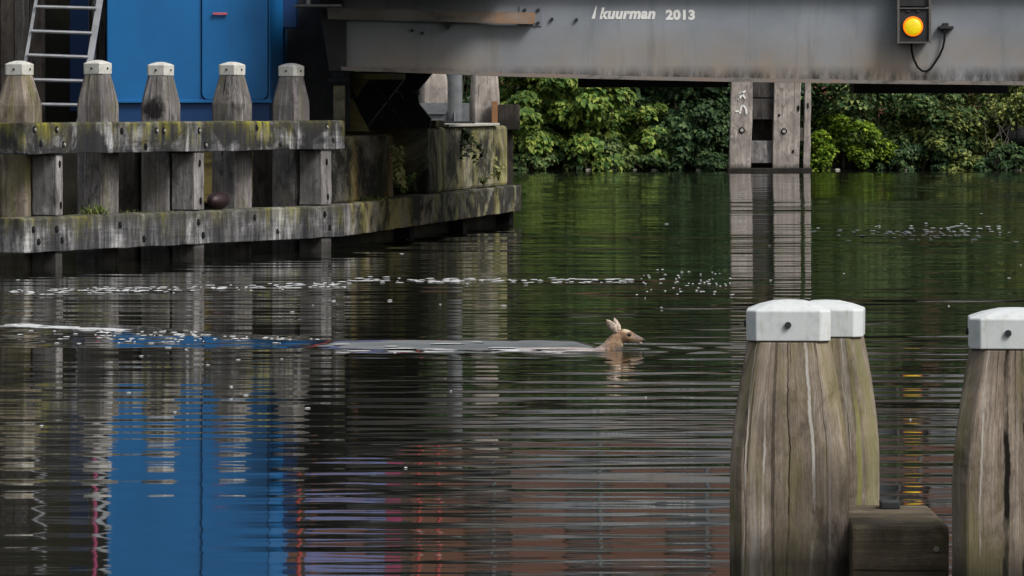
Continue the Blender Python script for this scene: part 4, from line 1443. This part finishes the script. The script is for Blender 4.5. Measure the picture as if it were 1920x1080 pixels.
# weeds growing on the pier
def weed(px, py, o, h, spread, n, leaf, seed, mat, label, hang=False, zoff=0.0, Yfix=None):
    s = ls(px, o)
    x, y = lworld(s, o)
    z = ZA(py, y)
    t = thing('weed', label, 'plant', (x, y, z))
    r = np.random.default_rng(seed)
    rn = random.Random(seed)
    bm = BM()
    pos, tips = [], []
    for k in range(4 if not hang else 7):
        a = Vector((0, 0, 0))
        ex = rn.uniform(-1, 1) * spread
        top = Vector((ex, rn.uniform(-0.2, 0.1) - 0.05, h * rn.uniform(0.55, 1.0) * (-1 if hang else 1)))
        mid = Vector((ex * 0.35, -0.04, top.z * 0.5 + (0.05 if hang else 0)))
        tube(bm, [a, mid, top], [0.008, 0.006, 0.003], 5)
        m_ = n // (4 if not hang else 7)
        for q in range(m_):
            u = rn.uniform(0.2, 1.03)
            p = a.lerp(mid, u * 2) if u < 0.5 else mid.lerp(top, (u - 0.5) * 2)
            dr = Vector((rn.uniform(-1, 1), rn.uniform(-1, 0.3), rn.uniform(-0.5, 0.5)))
            pos.append(p + dr * leaf * 0.5)
            tips.append(dr + Vector((0, 0, -0.3)))
    obj('stem', bm, M['stem'], t)
    pos, tips = np.array([p[:] for p in pos]), np.array([p[:] for p in tips])
    nr = r.normal(0, 0.35, pos.shape) + np.array([0, -0.5, 0.8])
    ln = leaf * r.uniform(0.6, 1.25, len(pos))
    co, f = leaf_arrays(pos, nr, tips, ln, ln * 0.65)
    link('leaves', fast_mesh('leaves', co, f), M[mat], t)

weed(752, 362, -0.04, 0.70, 0.14, 130, 0.105, 301, 'leaf_pale', 'pale green sapling growing on the pier ledge before the dark recess')
weed(757, 364, 0.03, 0.30, 0.28, 70, 0.08, 305, 'leaf_mid', 'low dark leafy weed at the foot of the sapling on the ledge')
weed(868, 239, 0.14, 0.50, 0.34, 160, 0.10, 302, 'leaf_shade', 'dark fern hanging over the top of the pier wall', True)
weed(935, 338, 0.10, 0.36, 0.16, 60, 0.075, 303, 'leaf_pale', 'pale weed at the far right corner of the pier ledge')
weed(905, 345, 0.10, 0.16, 0.25, 50, 0.06, 306, 'leaf_olive', 'low moss and weeds on the ledge under the hanging fern')

def grass_tuft(x, y, z, seed, label, h=0.12, sp=0.18, mat='leaf_olive', n=60):
    r = np.random.default_rng(seed)
    p = np.stack([r.normal(0, sp, n), r.normal(0, 0.05, n), np.full(n, 0.0)], 1)
    tip = np.stack([r.normal(0, 0.6, n), r.normal(0, 0.4, n), r.uniform(0.4, 1.0, n)], 1)
    ln = h * r.uniform(0.5, 1.2, n)
    tn = tip / np.linalg.norm(tip, axis=1, keepdims=True)
    co, f = leaf_arrays(p + tn * ln[:, None] * 0.5, r.normal(size=(n, 3)), tip, ln, ln * 0.16)
    tag(link('grass_tuft', fast_mesh('grass_tuft', co, f), M[mat], None, (x, y, z)), label, 'grass', 'grass tufts on the timbers')
x, y = lworld(ls(690, 0.1), 0.1)
grass_tuft(x, y, LZ1 + 0.01, 1, 'yellow green grass tuft at the left end of the pier ledge')
x, y = fworld(fs(178, 0.15), 0.15)
grass_tuft(x, y, LZ1, 2, 'green grass tuft on the lower rail below the ladder', 0.16, 0.08)
x, y = fworld(fs(250, 0.2), 0.2)
grass_tuft(x, y, LZ1, 3, 'thin moss tuft on the lower rail, left of the middle pile', 0.06, 0.3)

# ------------------------------------------------------------------ the swimming roe deer
DYY = 40.35
dr_x = XA(1140, DYY)
deer = thing('deer', 'roe deer swimming to the right with its head raised above the water', 'deer', (dr_x, DYY, -0.014))
deer.scale = (1.05, 1.05, 1.05)
path = [(-1.02, -0.13, 0.035, 0.03), (-0.95, -0.115, 0.095, 0.085), (-0.75, -0.108, 0.135, 0.125), (-0.5, -0.112, 0.145, 0.135), (-0.28, -0.110, 0.145, 0.13), (-0.13, -0.094, 0.127, 0.105),
        (-0.045, -0.065, 0.100, 0.076), (0.012, -0.002, 0.078, 0.058), (0.046, 0.052, 0.067, 0.048), (0.072, 0.088, 0.062, 0.045), (0.095, 0.110, 0.060, 0.046),
        (0.124, 0.117, 0.057, 0.047), (0.154, 0.107, 0.050, 0.040), (0.184, 0.097, 0.038, 0.030), (0.212, 0.090, 0.029, 0.023), (0.238, 0.085, 0.023, 0.019), (0.256, 0.081, 0.018, 0.016), (0.266, 0.079, 0.010, 0.010)]
bm = BM()
rings = []
NS = 20
for i, (x, z, rz, ry) in enumerate(path):
    a = path[max(i - 1, 0)]
    b = path[min(i + 1, len(path) - 1)]
    tx, tz = b[0] - a[0], b[1] - a[1]
    L = math.hypot(tx, tz)
    tx, tz = tx / L, tz / L
    if 0.09 < x < 0.13:
        tx, tz = 0.92, 0.1
    ring = []
    for k in range(NS):
        an = 6.2832 * k / NS
        u, v_ = math.cos(an), math.sin(an)
        ring.append((x - tz * rz * v_, ry * u * (1 - 0.18 * max(0, -v_)), z + tx * rz * v_))
    rings.append(ring)
loft(bm, rings)
body = obj('body', bm, M['fur'], deer, smooth=True)
ss = body.modifiers.new('smooth', 'SUBSURF')
ss.levels = ss.render_levels = 1
def ear(base, tip, side, wdt):
    b, t_ = Vector(base), Vector(tip)
    ax = (t_ - b)
    sd_ = Vector(side).normalized()
    nn = ax.normalized().cross(sd_)
    bm = BM()
    rings = []
    for u, k in ((0, 0.35), (0.15, 0.6), (0.4, 1.0), (0.65, 0.92), (0.85, 0.55), (1.0, 0.06)):
        c = b + ax * u
        ww = wdt * k
        outer = [c + sd_ * (ww * s_) + nn * (0.35 * ww * (abs(s_) ** 2) - 0.004) for s_ in (-1, -0.5, 0, 0.5, 1)]
        inner = [c + sd_ * (ww * 0.9 * s_) + nn * (0.35 * ww * (abs(s_) ** 2) + 0.004) for s_ in (1, 0.5, 0, -0.5, -1)]
        rings.append(outer + inner)
    loft(bm, rings)
    bm.faces.ensure_lookup_table()
    for f_ in bm.faces:
        c_ = f_.calc_center_median()
        u_ = (c_ - b).dot(ax) / ax.length_squared
        lat = abs((c_ - b - ax * u_).dot(sd_)) / wdt
        if u_ > 0.93 or lat > 0.80:
            f_.material_index = 1
    return obj('ear', bm, [M['ear'], M['ear_edge']], deer, smooth=True)
ear((0.066, -0.028, 0.138), (-0.012, -0.055, 0.236), (0.75, -0.1, 0.5), 0.031)
ear((0.092, 0.026, 0.148), (0.046, 0.052, 0.246), (0.9, 0.3, 0.25), 0.021)
for s_ in (-1, 1):
    bm = BM()
    bmesh.ops.create_uvsphere(bm, u_segments=12, v_segments=8, radius=0.0130)
    for v in bm.verts:
        v.co.x *= 1.35
    obj('eye', bm, M['nose'], deer, (0.156, s_ * 0.036, 0.126), smooth=True)
bm = BM()
bmesh.ops.create_uvsphere(bm, u_segments=12, v_segments=8, radius=0.0175)
for v in bm.verts:
    v.co.x *= 0.9
obj('nose', bm, M['nose'], deer, (0.256, 0, 0.081), smooth=True)
bm = BM()
bmesh.ops.create_uvsphere(bm, u_segments=12, v_segments=8, radius=0.012)
for v in bm.verts:
    v.co.x *= 1.7
obj('chin', bm, plain('white_chin_fur', (0.5, 0.46, 0.40), 0.9), deer, (0.240, 0, 0.063), smooth=True)

# ------------------------------------------------------------------ white flecks painted in for ripple glints, with some wake bubbles
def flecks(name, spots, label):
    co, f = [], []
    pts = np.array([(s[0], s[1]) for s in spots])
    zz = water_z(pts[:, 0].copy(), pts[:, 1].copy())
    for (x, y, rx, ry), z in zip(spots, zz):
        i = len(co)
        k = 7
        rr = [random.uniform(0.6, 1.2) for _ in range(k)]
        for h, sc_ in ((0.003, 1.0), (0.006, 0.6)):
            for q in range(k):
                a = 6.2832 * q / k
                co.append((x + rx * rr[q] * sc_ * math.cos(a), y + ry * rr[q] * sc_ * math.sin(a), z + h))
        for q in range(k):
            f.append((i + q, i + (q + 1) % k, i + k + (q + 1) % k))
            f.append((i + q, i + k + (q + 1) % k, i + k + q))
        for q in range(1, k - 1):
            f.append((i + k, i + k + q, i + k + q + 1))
    o = link(name, fast_mesh(name, np.array(co), np.array(f)), M['glint_foam'])
    tag(o, label, 'glint_foam')
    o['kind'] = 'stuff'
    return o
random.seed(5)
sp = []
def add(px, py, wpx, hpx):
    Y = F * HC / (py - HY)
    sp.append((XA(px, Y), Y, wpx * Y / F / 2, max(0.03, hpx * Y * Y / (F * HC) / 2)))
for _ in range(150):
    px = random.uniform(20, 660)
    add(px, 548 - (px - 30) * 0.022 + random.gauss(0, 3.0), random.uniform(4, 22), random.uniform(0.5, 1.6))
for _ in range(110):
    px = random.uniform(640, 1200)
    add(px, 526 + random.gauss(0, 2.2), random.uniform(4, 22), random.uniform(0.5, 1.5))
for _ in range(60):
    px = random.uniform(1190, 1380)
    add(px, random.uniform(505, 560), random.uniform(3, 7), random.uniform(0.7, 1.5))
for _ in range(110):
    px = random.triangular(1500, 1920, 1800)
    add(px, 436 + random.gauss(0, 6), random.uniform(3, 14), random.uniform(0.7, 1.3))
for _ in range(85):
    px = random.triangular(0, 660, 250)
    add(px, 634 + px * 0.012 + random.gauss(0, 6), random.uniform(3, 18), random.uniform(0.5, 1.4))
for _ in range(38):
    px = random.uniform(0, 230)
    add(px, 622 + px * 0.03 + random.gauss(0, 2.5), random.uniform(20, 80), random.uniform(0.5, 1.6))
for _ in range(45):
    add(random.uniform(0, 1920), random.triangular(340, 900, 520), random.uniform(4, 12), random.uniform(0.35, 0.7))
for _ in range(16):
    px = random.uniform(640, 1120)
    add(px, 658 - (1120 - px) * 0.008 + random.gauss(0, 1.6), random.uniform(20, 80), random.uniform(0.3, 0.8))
flecks('glint_flecks', sp, 'white flecks painted in for ripple glints and wake bubbles on the dark canal')
